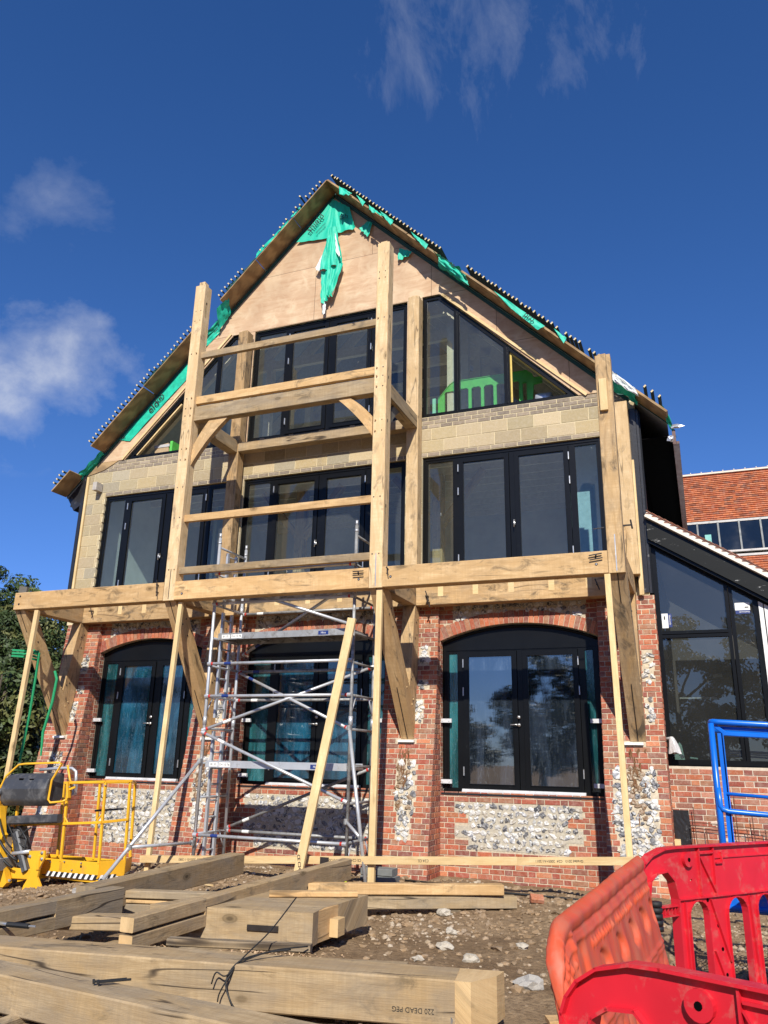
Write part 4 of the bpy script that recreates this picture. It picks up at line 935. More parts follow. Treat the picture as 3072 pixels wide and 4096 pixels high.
pts=[(.75,-1.15),(1.3,-1.32),(1.9,-1.45),(2.5,-1.52),(3.1,-1.62),(3.7,-1.72),(4.1,-1.6)]; m=MB(); m.tube([(x,y,gz(x,y)+.02) for x,y in pts],.013,7); o=m.build('cable',[blackm],None,True); tag(o,'black cable lying on the soil along the foot of the brick wall','cable')
for k,(x,y,a_,l_,lab) in enumerate([(2.0,-1.9,.2,.30,'thin pine lath lying near the black cable'),(3.5,-3.1,.9,.16,'small offcut lying on bare soil at the right'),(-1.6,-2.4,-.4,.28,'pine offcut lying behind the long grey beam'),(.9,-2.3,.5,.18,'little offcut just above the slim oak posts')]):
    m=MB(); dx,dy=math.cos(a_)*l_/2,math.sin(a_)*l_/2; m.bar((x-dx,y-dy,gz(x-dx,y-dy)+.02),(x+dx,y+dy,gz(x+dx,y+dy)+.02),.04,.018,ch=.002); o=m.build('wood_offcut',[pine]); tag(o,lab,'offcut')

# ------------------------------------------------------------------ SCAFFOLD TOWER
tw=thing('scaffold_tower','aluminium mobile scaffold tower with ladder frames under the oak beam','scaffold tower')
TX0,TX1,TY0,TY1=-2.445,.015,-1.5,-.68
def tb(name,a,b_,r=.024,mat=galv,n=10,par=None):
    m=MB(); m.tube([a,b_],r,n); return m.build(name,[mat],par or tw,True)
for x in (TX0,TX1):
    for y in (TY0,TY1):
        l=tb('leg',(x,y,-.12),(x,y,4.82),.0255,galvd if (x>0) else galv)
        for z in (1.93,3.78,): tb('coupler',(x,y,z-.10),(x,y,z+.03),.031,galv,10,l)
        tb('spigot',(x,y,4.82),(x,y,4.90),.021,galv,8,l); tb('coupler',(x,y,4.72),(x,y,4.75),.030,galv,10,l)
        m=MB(); m.tube([(x,y,-.30),(x,y,-.12)],.018,8); m.box(x-.07,x+.07,y-.07,y+.07,-.31,-.30); m.build('jack_leg',[hiviz if (x>0 and y<-1) else galv],l)
def rungs(x,par,z0,z1,step,a,b_,r=.018):
    z=z0
    while z<z1: tb('rung',(x,a,z),(x,b_,z),r,galv,8,par); z+=step
for x in (TX0,TX1):
    for z in (.27,.78,1.27,1.78,2.26,2.73,3.17,3.70,4.2,4.66):
        if x>0 and z in (.78,1.27,2.26+0,4.2): 
            pass
        tb('frame_rung',(x,TY0,z),(x,TY1,z),.019,galv if x<0 else galvd)
    for za in (.27,2.26): 
        for ya,yb in ((TY0,TY0+.17),(TY1,TY1-.17)): tb('frame_stay',(x,ya,za-.28),(x,yb,za),.011)
# ladder uprights inside the left frame
for z0,z1 in ((-.12,1.75),(1.95,3.62),(3.72,4.62)):
    ys=(TY0+.27,TY0+.53)
    ld=[]
    for y in ys:
        m=MB(); m.box(TX0-.018,TX0+.018,y-.028,y+.028,z0,z1); ld.append(m.build('ladder_stile',[galv],tw))
    z=z0+.14
    while z<z1-.05: tb('ladder_rung',(TX0,ys[0],z),(TX0,ys[1],z),.015,galv,8,ld[0]); z+=.235
def brc(p,q,par=None,mat=galv):
    o=tb('brace_tube',p,q,.0235,mat)
    for e,s in ((p,1),(q,-1)):
        e=Vector(e); d=(Vector(q)-Vector(p)).normalized()*s
        m=MB(); m.tube([e-d*.01,e+d*.05],.031,8); m.build('hook',[galv],o)
        m=MB(); m.tube([e+d*.055,e+d*.085],.0265,8); m.build('hook_clip',[redpl],o)
    m=MB(); mid=Vector(p).lerp(Vector(q),.12); d=(Vector(q)-Vector(p)).normalized(); m.tube([mid,mid+d*.12],.0243,10); m.build('hire_sticker',[bluelab if random.random()<.5 else white],o)
for z in (3.71,2.757,2.26,.26,4.205): brc((TX0,TY0-.03,z),(TX1,TY0-.03,z))
for z in (3.69,2.72,2.26,.26): brc((TX0,TY1+.03,z),(TX1,TY1+.03,z),None,galvd)
brc((TX0,TY0-.035,1.75),(TX1,TY1-.02,2.75)); brc((TX0,TY1+.02,2.72),(TX1,TY0-.04,1.78)); brc((TX0,TY0-.04,1.72),(TX1,TY0-.05,.80)); brc((TX0,TY1+.03,.30),(TX1,TY1+.02,1.25),None,galvd)
brc((TX0+.1,TY1,3.0),(TX1,TY0-.02,3.95)); brc((TX0+.1,TY0+.02,4.05),(TX1,TY0-.04,3.27))
def deck(z,x0,x1,y0,y1,txt,mat=galv):
    m=MB(); m.box(x0,x1,y0,y0+.03,z-.09,z+.01); m.box(x0,x1,y1-.03,y1,z-.09,z+.01)
    for k in range(5): xx=x0+(x1-x0)*k/4; m.box(xx-.02,xx+.02,y0+.03,y1-.03,z-.07,z-.02)
    o=m.build('platform',[mat],tw)
    m=MB(); m.box(x0+.01,x1-.01,y0+.031,y1-.031,z-.018,z-.003); m.build('platform_board',[simple('deck_ply',(.16,.12,.08),.85)],o)
    for dx,w_,mt,tt,ct in ((.09,.15,white,'81 SS',ink),(.26,.2,white,'DA 10 76',ink),(x1-x0-.55,.17,bluelab,'Hire',white)):
        m=MB(); m.box(x0+dx-.02,x0+dx+w_-.02,y0-.0015,y0,z-.075,z-.015); m.build('label',[mt],o)
        text('lettering',tt,.045,ct,o,frameM((x0+dx+w_/2-.02,y0-.0025,z-.045),(1,0,0),(0,0,1)),.0004)
deck(1.30,TX0+.06,TX1-.05,TY0+.02,TY0+.62,''); deck(3.24,TX0+.06,TX1-.05,TY0+.08,TY0+.68,'',galvd)
# outriggers
def outr(top,foot,low,kn):
    o=tb('outrigger',top,foot,.026,galv); m=MB(); d=(Vector(foot)-Vector(top)).normalized(); m.tube([Vector(foot)-d*.02,Vector(foot)+d*.09],.033,10); m.build('rubber_foot',[blackm],o)
    tb('outrigger_stay',low,kn,.022,galv,8,o)
    for e in (top,low,kn): m=MB(); m.tube([Vector(e)-Vector((0,0,.035)),Vector(e)+Vector((0,0,.035))],.036,8); m.build('clamp',[galvd],o)
T=Vector((TX0,TY0-.05,1.30)); F=Vector((-2.78,-3.05,-.22)); K=T.lerp(F,.745)
outr(tuple(T),tuple(F),(TX0,TY0-.05,.15),tuple(K))
T=Vector((TX1,TY0-.04,1.80)); F=Vector((.44,-1.80,-.20)); K=T.lerp(F,.72)
outr(tuple(T),tuple(F),(TX1,TY0-.04,.55),tuple(K))
# clamps with white tails
# blocks beside the tower foot
for k,(x,y,z,w_,l) in enumerate([(.42,-1.25,-.20,.5,'lower dark concrete block by the tower foot'),(.40,-1.24,-.105,.46,'upper dark concrete block by the tower foot')]):
    m=MB(); m.bar((x-w_/2,y,z+.02),(x+w_/2,y,z+.02),.22,.09,ch=.008); o=m.build('concrete_block',[simple('dark_concrete',(.16,.165,.16),.9)]); tag(o,l,'concrete block','blocks by the tower')

# ------------------------------------------------------------------ LOOSE TIMBER
def tim(name,a,b_,w_,h_,mat,label,cat='timber beam',group='oak timbers lying on the ground',ch=.008,endm=None):
    m=MB(); m.bar(a,b_,w_,h_,(0,0,1),ch,0,ends=1); o=m.build(name,[mat,endm or mat]); return tag(o,label,cat,group)
def cutbox(o,x0,x1,y0,y1,z0,z1,mat): m=MB(); m.box(x0,x1,y0,y1,z0,z1); return m.build('mortise',[mat],o)
def slotted(name,a,b_,w_,h_,slot,slen,mat,label,at_start=True,upper_h=None):
    """beam with an open slot (bridle joint) cut along its start"""
    a=Vector(a); b_=Vector(b_); d=(b_-a).normalized(); up=Vector((0,0,1)); up=(up-d*up.dot(d)).normalized()
    m=MB(); hh=(h_-slot)/2
    m.bar(a+d*slen,b_,w_,h_,up,.008,0,ends=1)
    m.bar(a+up*(slot/2+hh/2),a+d*(slen+.01)+up*(slot/2+hh/2),w_-.001,hh,up,.006,0,ends=1)
    m.bar(a-up*(slot/2+hh/2),a+d*(slen+.01)-up*(slot/2+hh/2),w_-.001,hh,up,.006,0,ends=1)
    o=m.build(name,[mat,oakend]); return tag(o,label,'timber beam','oak timbers lying on the ground')
# T3: the diagonal slotted beam
T3=slotted('oak_beam',(.33,-6.46,.012),(.49,-2.55,.088),.135,.238,.022,.95,oakw,'long oak beam with a slotted end pointing at the camera, lying on the stack')
for t in (.52,.62): 
    m=MB(); p=Vector((.33,-6.46,-.03)).lerp(Vector((.49,-2.55,.03)),t+.1); m.tube([(p.x+.062,p.y,p.z),(p.x+.0705,p.y,p.z)],.014,8); m.build('peg_hole',[dark_steel],T3)
T4=slotted('oak_beam',(-.72,-6.85,.03),(-.62,-5.42,.045),.16,.235,.022,.62,oakg,'grey oak beam with a slotted end at the left edge of the picture')
tim('oak_beam',(-.85,-5.6,.05),(-.95,-2.75,.085),.22,.24,oakg,'long grey oak beam running back behind the slotted left beam')
tim('oak_beam',(-.9,-5.10,.045),(.30,-4.72,.045),.14,.07,oakw,'top grey board of the three crossing between the two long beams')
tim('oak_beam',(-.9,-5.09,-.02),(.25,-4.71,-.02),.12,.035,oak,'thin orange board between the two crossing boards')
tim('oak_beam',(-.9,-5.08,-.09),(.1,-4.73,-.09),.14,.09,oakg,'bottom board of the three crossing between the two long beams')
tim('oak_beam',(-.80,-6.02,-.055),(.22,-5.62,-.055),.20,.11,oakw,'short oak piece laid across under the slotted beam end')
# T7 notched stack piece
m=MB()
tp=[(-.1,-5.60),(1.40,-5.30),(1.36,-4.98),(1.40,-4.75),(1.44,-4.15),(.2,-4.45)]
m.prism([(x,y,-.19) for x,y in tp],(0,0,.265),grain=(1,.2,0)); 
T7=m.build('notched_post',[oakw],fix=True); tag(T7,'thick notched oak post with a mortise slot in its side, under the slotted beam','timber beam','oak timbers lying on the ground')
m=MB(); m.bar((.82,-5.424,-.065),(1.1,-5.368,-.065),.02,.045,ch=0); m.build('mortise',[dark_steel],T7)
m=MB(); m.bar((1.43,-4.93,-.10),(1.43,-4.78,-.10),.09,.15,ch=.004); m.build('tenon',[oakend],T7)
m=MB(); m.bar((1.365,-5.2,-.06),(1.385,-4.7,-.06),.03,.262,ch=.003); m.build('shoulder',[oak],T7)
tim('bearer',(.35,-5.9,-.235),(.95,-4.6,-.235),.09,.07,oakw,'short bearer on the soil under the notched post','timber bearer','bearers under the stacked timber')
tim('bearer',(-.3,-6.4,-.235),(-.2,-4.5,-.235),.09,.06,oakw,'short bearer on the soil under the left stack','timber bearer','bearers under the stacked timber')
tim('slim_oak_post',(.4,-3.62,.0),(2.44,-2.58,.0),.13,.11,oak,'upper of the two slim oak posts lying right of the stack','timber post','slim oak posts',endm=oakg)
tim('slim_oak_post',(.6,-3.58,-.135),(2.55,-2.45,-.135),.14,.125,oakw,'lower of the two slim oak posts lying right of the stack','timber post','slim oak posts',endm=oakg)
tim('bearer',(1.9,-3.0,-.235),(2.2,-2.2,-.235),.08,.05,oakg,'grey bearer under the two slim oak posts','timber bearer','bearers under the stacked timber')
tim('oak_board',(.65,-4.75,.105),(1.40,-4.33,.105),.10,.05,oak,'short clean oak board lying on top of the notched post','board',None)
# T1 foreground
T1=tim('oak_beam',(-2.3,-7.60,-.085),(3.10,-6.62,-.085),.34,.27,oakw,'biggest foreground oak beam, its pale end grain facing right','timber beam','oak timbers lying on the ground',.01,oakend)
m=MB(); p0=Vector((3.10,-6.62,-.085)); d1=Vector((5.4,.98,0)).normalized(); r1=Vector((d1.y,-d1.x,0))
q=[p0+r1*.17-d1*.004,p0+d1*.17+r1*.165,p0+d1*.32-r1*.03,p0+d1*.33-r1*.17,p0-r1*.17-d1*.004]
q=[p0+r1*.168-d1*.01,p0+d1*.10+r1*.168,p0+d1*.25-r1*.02,p0+d1*.29-r1*.168,p0-r1*.168-d1*.01]
m.prism([(v.x,v.y,-.218) for v in q],(0,0,.266),grain=(0,1,0)); m.build('beam_end',[oakend],T1,fix=True)
m=MB(); p=p0-d1*.0+r1*.172; m.tube([(p.x-.03,p.y+.005,-.17),(p.x-.031,p.y-.002,-.17)],.02,10); m.build('peg_hole',[handle_m],T1)
text('handwriting','220 DEAD PEG',.042,ink,T1,frameM((2.87,-6.836,-.13),tuple(-d1),(0,0,-1)),.0005)
T2=tim('oak_beam',(-1.9,-7.36,-.11),(3.4,-7.90,-.13),.27,.215,oakw,'nearest oak beam at the bottom left, dark grey top','timber beam','oak timbers lying on the ground',.01)
tim('bearer',(.55,-8.2,-.25),(.50,-6.4,-.25),.10,.07,oakw,'short bearer under the two foreground beams','timber bearer','bearers under the stacked timber')
tim('oak_plank',(.96,-6.78,.075),(1.98,-6.50,.075),.09,.05,oakg,'short dark grey board lying on the biggest foreground beam','board',None)
tim('oak_plank',(1.4,-6.28,-.10),(2.52,-5.97,-.10),.16,.045,oakw,'thin pale plank behind the right half of the biggest beam','plank',None,.004)
tim('oak_plank',(-.62,-6.62,-.12),(.35,-6.50,-.10),.22,.04,oak,'pale plank under the slotted beam end behind the big beam','plank',None,.004)
tim('oak_offcut',(3.62,-6.35,-.22),(3.85,-6.25,-.21),.14,.03,oak,'small flat offcut lying by the orange barrier','offcut',None,.004)
# cable ties hanging over the big beam
def cable(pts,r,lab,name='cable_tie',mat=blackm,grp='black cable ties on the beams'):
    m=MB(); P=[Vector(p) for p in pts]; Q=[]
    for i in range(len(P)-1):
        for k in range(5):
            t=k/5; a=P[max(i-1,0)];b1=P[i];c1=P[i+1];d2=P[min(i+2,len(P)-1)]
            Q.append(.5*((2*b1)+(c1-a)*t+(2*a-5*b1+4*c1-d2)*t*t+(3*b1-a-3*c1+d2)*t**3))
    Q.append(P[-1]); m.tube(Q,r,6); o=m.build(name,[mat],None,True); return tag(o,lab,'cable tie',grp)
cable([(1.93,-6.72,.10),(1.80,-6.85,.09),(1.70,-7.02,.06),(1.66,-7.10,-.04),(1.72,-7.13,-.14),(1.76,-7.12,-.19)],.006,'black cable tie curling down over the big beam and past its bottom edge')
cable([(1.80,-6.42,.38),(1.76,-6.72,.20),(1.70,-6.98,.07),(1.67,-7.10,-.03),(1.63,-7.12,-.11),(1.62,-7.12,-.16)],.005,'long black cable tie standing up above the big beam')
cable([(1.99,-6.58,.10),(1.84,-6.80,.10),(1.71,-7.0,.055),(1.66,-7.105,-.01),(1.60,-7.13,.01),(1.57,-7.13,-.06)],.005,'black cable tie with a small hooked loop on the big beam')
for k,(dx,l) in enumerate(((0,'left black bolt of the pair on the nearest beam'),(.035,'right black bolt of the pair on the nearest beam'))):
    m=MB(); m.tube([(1.05+dx,-7.66,.01),(1.19+dx,-7.52,.012)],.007,6); m.tube([(1.045+dx,-7.665,.01),(1.055+dx,-7.655,.012)],.014,6); o=m.build('steel_bolt',[blackm]); tag(o,l,'bolt','bolts on the nearest beam')
m=MB(); m.tube([(-.70,-6.80,.06),(-.56,-6.80,.06)],.014,8); m.tube([(-.56,-6.80,.06),(-.36,-6.78,.06)],.02,8,1); m.tube([(-.36,-6.78,.06),(-.30,-6.77,.06)],.008,6); o=m.build('hand_tool',[handle_m,blackm]); tag(o,'black and silver hand tool lying on the pale plank at the left','tool')
# soil-coloured string of wood chips near the stack
mb=MB()
for i in range(900):
    x=random.gauss(1.0,.35) if i%2 else random.gauss(-.2,.3); y=random.gauss(-5.5 if i%2 else -5.9,.22); mb.bar((x,y,gz(x,y)+.012),(x+random.uniform(-.03,.03),y+random.uniform(-.02,.02),gz(x,y)+random.uniform(.008,.03)),random.uniform(.006,.016),.003,ch=0,col=random.choice([(.55,.38,.22),(.62,.47,.3),(.42,.27,.16)]))
o=mb.build('wood_chips',colattr('chip',.9,80,.1,.1,.001)); tag(o,'pale wood chips on the soil among the stacked beams','wood chips',kind='stuff')

# ------------------------------------------------------------------ MEMBRANE SCRAPS (parts of the house)
def cloth(name,pts,nu,nv,fold,y0,mat=membr,amp=.03,fr_=6.,par=house,thick=True,seed=0,txt=None):
    """four-corner patch (x,z corners TL,TR,BR,BL) with folds, hanging around depth y0"""
    TL,TR,BR_,BL=[Vector(p) for p in pts]; V=[];Fc=[]
    for j in range(nv+1):
        v=j/nv
        for i in range(nu+1):
            u=i/nu; p=TL.lerp(TR,u).lerp(BL.lerp(BR_,u),v)
            n1=noise.noise(Vector((u*fr_+seed,v*fr_*.4,seed*2.3))); n2=noise.noise(Vector((u*fr_*2.5+seed,v*fr_,seed)))
            e=.5+.5*math.sin(u*fr_*2.2+n1*3)
            V.append((p.x+n2*.012+(n1*.03 if v>.9 else 0),(p.z if len(p)==3 and False else y0)-amp*e*fold*(.3+.7*v)-abs(n1)*amp*.6,p.y+n1*.02))
    for j in range(nv):
        for i in range(nu): a=j*(nu+1)+i; Fc.append((a,a+nu+1,a+nu+2,a+1))
    me=bpy.data.meshes.new(name); me.from_pydata(V,[],Fc); me.materials.append(mat); me.polygons.foreach_set('use_smooth',[True]*len(Fc))
    o=bpy.data.objects.new(name,me); C.objects.link(o); o.parent=par; return o
MN='torn_membrane'
cloth(MN,[(-1.40,12.36),(-1.38,12.34),(-1.40,11.42),(-2.20,11.50)],22,16,.5,-.05,amp=.03,seed=1)
cloth(MN,[(-1.38,12.34),(-1.02,12.06),(-.86,11.50),(-1.40,11.50)],20,16,.8,-.05,amp=.05,seed=2)
cloth(MN,[(-1.42,11.60),(-1.25,11.62),(-1.07,10.70),(-1.56,10.60)],16,16,1,-.10,amp=.10,seed=5)
cloth(MN,[(-1.56,10.62),(-1.30,10.66),(-1.36,9.92),(-1.50,9.85)],12,14,1,-.10,amp=.08,seed=6)
cloth(MN,[(-1.34,10.68),(-1.06,10.70),(-1.25,9.98),(-1.38,9.98)],12,14,1,-.12,amp=.10,seed=7)
whitem=simple('membrane_back',(.68,.70,.67),.7,nscale=8)
cloth(MN,[(-1.45,11.2),(-1.40,11.2),(-1.58,10.62),(-1.68,10.72)],6,10,1,-.13,mat=whitem,amp=.03,seed=8)
cloth(MN,[(-1.26,11.45),(-1.22,11.3),(-1.09,10.78),(-1.20,10.92)],6,10,1,-.19,mat=whitem,amp=.03,seed=9)
cloth(MN,[(-1.50,10.0),(-1.40,10.0),(-1.42,9.66),(-1.47,9.62)],6,8,1,-.11,mat=whitem,amp=.03,seed=10)
for k,(q,s) in enumerate([([(-.62,11.62),(-.50,11.55),(-.57,11.22),(-.77,11.46)],3),([(.08,10.82),(.35,10.66),(.30,10.58),(.06,10.52)],4),([(-1.07,12.26),(-.78,12.02),(-.80,11.97),(-1.05,12.04)],11),([(-.40,11.62),(-.1,11.32),(-.12,11.28),(-.40,11.50)],12)]):
    cloth(MN,q,10,8,1,-.05 if k<2 else -.46,amp=.05,seed=s)
def cloth3(pts3,nu,nv,amp,seed,mat=green2,name=MN):
    A_,B_,C_,D_=[Vector(p) for p in pts3]; V=[];Fc=[]; nn=((B_-A_).cross(D_-A_)).normalized()
    for j in range(nv+1):
        for i in range(nu+1):
            u,v=i/nu,j/nv; p=A_.lerp(B_,u).lerp(D_.lerp(C_,u),v); n=noise.noise(Vector((u*5+seed,v*3,seed)))+.5*noise.noise(Vector((u*12+seed,v*7,seed)))
            V.append(tuple(p+nn*amp*n))
    for j in range(nv):
        for i in range(nu): a=j*(nu+1)+i; Fc.append((a,a+1,a+nu+2,a+nu+1))
    me=bpy.data.meshes.new(name); me.from_pydata(V,[],Fc); me.materials.append(mat); me.polygons.foreach_set('use_smooth',[True]*len(Fc)); o=bpy.data.objects.new(name,me); C.objects.link(o); o.parent=house; return o
zz=lambda x,o=0:rs(x,o)
cloth3([(.90,-.44,zz(.9,.05)),(1.42,-.44,zz(1.42,.02)),(1.42,-.02,zz(1.42,-.04)),(.9,-.02,zz(.9,-.04))],14,12,.07,1)
cloth3([(1.0,-.45,zz(1.0,.02)),(1.5,-.43,zz(1.5,-.02)),(1.55,-.40,zz(1.5,-.22)),(1.0,-.43,zz(1.0,-.12))],12,8,.06,2)
cloth3([(2.0,-.445,zz(2.0,.06)),(2.86,-.445,zz(2.86,.045)),(2.74,-.46,zz(2.74,-.13)),(2.3,-.455,zz(2.3,-.07))],16,6,.02,3)
cloth3([(3.62,-.40,zz(3.62,.03)),(4.2,-.40,zz(4.2,.03)),(4.2,-.05,zz(4.2,-.1)),(3.62,-.05,zz(3.62,-.06))],12,10,.09,4)
cloth3([(3.72,-.42,zz(3.72,.08)),(4.20,-.42,zz(4.2,.05)),(4.25,-.42,zz(4.2,-.12)),(3.9,-.42,zz(3.9,-.10))],10,8,.06,41,whitem)
cloth3([(4.56,-.35,zz(4.56,.12)),(4.66,-.2,zz(4.66,.05)),(4.74,.1,6.28),(4.62,-.1,6.45)],8,8,.05,5)
cloth3([(-7.0,-.16,zz(-6.98,-.0)),(-6.48,-.14,zz(-6.5,-.0)),(-6.45,.02,zz(-6.5,-.10)),(-7.02,.02,zz(-6.98,-.06))],12,10,.06,6)
cloth3([(-4.25,-.10,zz(-4.2,-.02)),(-3.62,-.14,zz(-3.66,-.0)),(-3.66,.02,zz(-3.66,-.10)),(-4.2,.02,zz(-4.2,-.10))],14,10,.06,7)
cloth3([(-3.78,-.36,zz(-3.78,-.02)),(-3.56,-.30,zz(-3.56,.02)),(-3.62,-.08,zz(-3.62,-.2)),(-3.88,-.1,zz(-3.88,-.30))],8,8,.06,8)
cloth3([(-4.3,-.05,zz(-4.3,-.10)),(-3.86,-.05,zz(-3.86,-.10)),(-3.9,-.03,zz(-3.9,-.28)),(-4.35,-.03,zz(-4.35,-.22))],8,6,.04,9)
LM=cloth3([(-6.18,-.03,zz(-6.18,-.07)),(-4.55,-.03,zz(-4.55,-.07)),(-4.58,-.035,zz(-4.55,-.55)),(-5.86,-.035,zz(-5.86,-.46))],24,8,.015,10)
for k,(x0,x1,d) in enumerate([(-5.35,-4.6,.09),(-3.55,-2.9,.10),(-2.9,-2.2,.14),(-2.15,-1.9,.08)]):
    cloth3([(x0,-.43,zz(x0,.03)),(x1,-.43,zz(x1,.03)),(x1,-.41,zz(x1,.03+d*.5)),(x0,-.41,zz(x0,.03+d))],14,4,.03,20+k,membd if k<2 else green2)
for k,(x0,x1) in enumerate([(-.2,.1),(.45,.8),(-.7,-.5),(3.0,3.2)]):
    cloth3([(x0,-.44,zz(x0,.12)),(x1,-.44,zz(x1,.10)),(x1-.05,-.45,zz(x1,.0)),(x0+.05,-.45,zz(x0,.02))],8,4,.03,30+k,green2)
e45=Vector((1,0,1)).normalized(); 
text('lettering','eld\u00ae',.24,ink,LM,frameM((-5.28,-.055,zz(-5.28,-.28)),tuple(e45),(-1,0,1)))
text('lettering','\u00ae',.12,ink,LM,frameM((-6.02,-.055,zz(-6.02,-.20)),tuple(e45),(-1,0,1)))
text('lettering','shield',.20,ink,house,frameM((-1.75,-.115,11.83),tuple(e45),(-1,0,1)))
text('lettering','protector',.07,ink,house,frameM((-1.62,-.115,11.68),(1,0,.9),(-.9,0,1)))
text('lettering','fsh',.17,ink,house,frameM((-1.10,-.135,11.80),(1,0,-.08),(.08,0,1)))
text('lettering','pro',.15,ink,house,frameM((2.62,-.50,zz(2.6,-.02)),(1,0,-1),(1,0,1)))
text('lettering','ro',.13,ink,house,frameM((1.28,-.52,zz(1.28,-.02)),(1,0,-.9),(1,0,1)))

# ------------------------------------------------------------------ things seen inside the gable windows
def slot(x0,x1,z0,z1,r,n=5):
    pts=[]
    for cx_,cz_,a0 in ((x1-r,z0+r,-90),(x1-r,z1-r,0),(x0+r,z1-r,90),(x0+r,z0+r,180)):
        for k in range(n+1): a=R(a0+90*k/n); pts.append((cx_+r*math.cos(a),cz_+r*math.sin(a)))
    return pts
def ribbon(mb,pts,off,M,depth,th,closed=True):
    n=len(pts); rng_=range(n) if closed else range(n-1)
    for i in rng_:
        a,b_=pts[i],pts[(i+1)%n]
        if math.hypot(a[0]-b_[0],a[1]-b_[1])<1e-4: continue
        d=Vector((b_[0]-a[0],b_[1]-a[1],0)).normalized()*th*.4
        mb.bar(M@(Vector((a[0],a[1],off))-d),M@(Vector((b_[0],b_[1],off))+d),th,depth,tuple((M.to_3x3()@Vector((0,0,1)))),0)
gb=thing('safety_barrier','lime green plastic barrier standing indoors behind the right gable window','barrier')
Mg=frameM((.66,.62,7.10),(1,0,0),(0,0,1))
out=[(.0,0),(.0,.72),(.22,.98),(.30,1.03),(1.66,1.03),(1.76,.94),(1.78,.86),(1.93,.86),(1.93,.76),(1.78,.74),(1.72,.0)]
sl_=[slot(.12,.32,.12,.84,.05)]+[slot(.40+.235*k,.585+.235*k,.12,.86,.06) for k in range(5)]+[slot(1.58,1.66,.2,.8,.03)]
plate('panel',out,sl_,.02,green_b,gb,Mg,0)
m=MB(); ribbon(m,out,0,Mg,.05,.01); 
for q in sl_: ribbon(m,q,0,Mg,.045,.008)
m.build('rim',green_b,gb)
m=MB(); m.box(.56,.62,.56,.60,7.10,7.82); m.build('hook',simple('pale_green',(.35,.75,.5),.6),gb)
m=MB(); 
for a,b_,z0,z1 in ((2.52,2.78,7.28,7.56),):
    m.tube([(a,.45,z0+.16),(b_,.42,z0+.14)],.11,12)
o=m.build('foil_roll',dirty('foil',(.55,.58,.65),(.15,.15,.2),14,.6,.3,.3),None,True); tag(o,'silver wrapped roll lying behind the lowest corner of the right gable window','roll')
m=MB(); m.bar((-5.46,.45,7.42),(-5.12,.45,7.47),.3,.24,ch=0); m.box(-5.48,-5.10,.29,.30,7.50,7.56,1); o=m.build('cardboard_box',[cardb,poly_sheet]); tag(o,'pale cardboard box behind the left triangular gable window','box')
m=MB(); m.box(-5.09,-5.03,.3,.6,7.3,7.62); m.box(-5.2,-5.0,.9,.95,7.75,7.9); o=m.build('green_sheet',green_b); tag(o,'bit of lime green plastic beside the cardboard box','plastic sheet')

# ------------------------------------------------------------------ EXTENSION on the right
exn=thing('glazed_extension','low extension with dark glass, black sloping barge board and clay roof tiles','building')
YE=.07
m=MB(); brickwork(m,Pw(YE),(4.215,7.4),-.45,1.375,phase=.13,pal=BR+[(.45,.2,.13)]*2); bw2=m.build('brick_wall',brick,exn)
m=MB(); m.box(4.20,7.4,YE,YE+.12,-.5,1.375); m.build('mortar_bed',simple('smeared_mortar',(.55,.47,.36),.95,noise_amt=.2,bumps=.5),bw2)
m=MB()
for k in range(60):
    x=random.uniform(4.45,7.2); z=random.uniform(.05,.75)*random.random()+.1; s=random.uniform(.03,.12); stone(m,(x,YE-.006,z),(s,.006,s*.35),(.58,.48,.38),False,.6)
m.build('mortar_smear',colattr('smear',.95,50,.2,.4,.003),bw2)
bt=lambda x:5.07-.675*(x-4.20)    # top of the barge board
gp=[(4.215,1.39),(7.4,1.39),(7.4,2.35),(4.215,4.56)]
gtop=lambda x:4.62-.655*(x-4.19)
m=MB(); yf=YE+.0; dpt=.09
def vb(x0,x1,z0,zt=None):
    q=[(x0,yf,z0),(x1,yf,z0),(x1,yf,gtop(x1)),(x0,yf,gtop(x0))]; m.prism(q,(0,dpt,0))
vb(4.20,4.275,1.39); vb(5.17,5.215,1.46); vb(5.225,5.275,1.46); vb(5.53,5.60,1.46); vb(6.4,6.5,1.46)
m.box(4.275,5.17,yf+.002,yf+dpt,3.16,3.205); m.box(4.275,5.17,yf,yf+dpt,3.215,3.26); m.box(4.2,7.4,yf+.003,yf+dpt,1.39,1.46)
m.prism([(4.2,yf+.004,gtop(4.2)-.07),(7.2,yf+.004,gtop(7.2)-.07),(7.2,yf+.004,gtop(7.2)+.02),(4.2,yf+.004,gtop(4.2)+.02)],(0,dpt,0))
m.build('window_frame',frame_m,exn,fix=True)
for x0,x1,z0,z1 in ((4.275,5.17,1.46,3.16),(4.275,5.17,3.26,None),(5.275,5.53,1.46,None),(5.66,6.4,1.46,None)):
    m=MB()
    if z1: q=[(x0,z0),(x1,z0),(x1,z1),(x0,z1)]
    else: q=[(x0,z0),(x1,z0),(x1,gtop(x1)-.07),(x0,gtop(x0)-.07)]
    m.prism([(a,YE+.04,c) for a,c in q],(0,.006,0)); m.build('pane',glass_x,exn,fix=True)
m=MB(); m.prism([(5.60,YE-.02,1.45),(5.655,YE-.02,1.45),(5.655,YE-.02,gtop(5.655)-.06),(5.60,YE-.02,gtop(5.6)-.06)],(0,.05,0)); m.prism([(5.67,YE-.03,1.45),(5.75,YE-.03,1.45),(5.75,YE-.03,gtop(5.75)-.06),(5.67,YE-.03,gtop(5.67)-.06)],(0,.03,0)); m.build('white_cladding',white,exn,fix=True)
bgm=dirty('black_barge_paint',(.010,.011,.011),(.6,.6,.57),5,.75,.45,0,.61,.67,.05,(.7,1,3)); bgm.node_tree.nodes['Principled BSDF'].inputs['Specular IOR Level'].default_value=.15
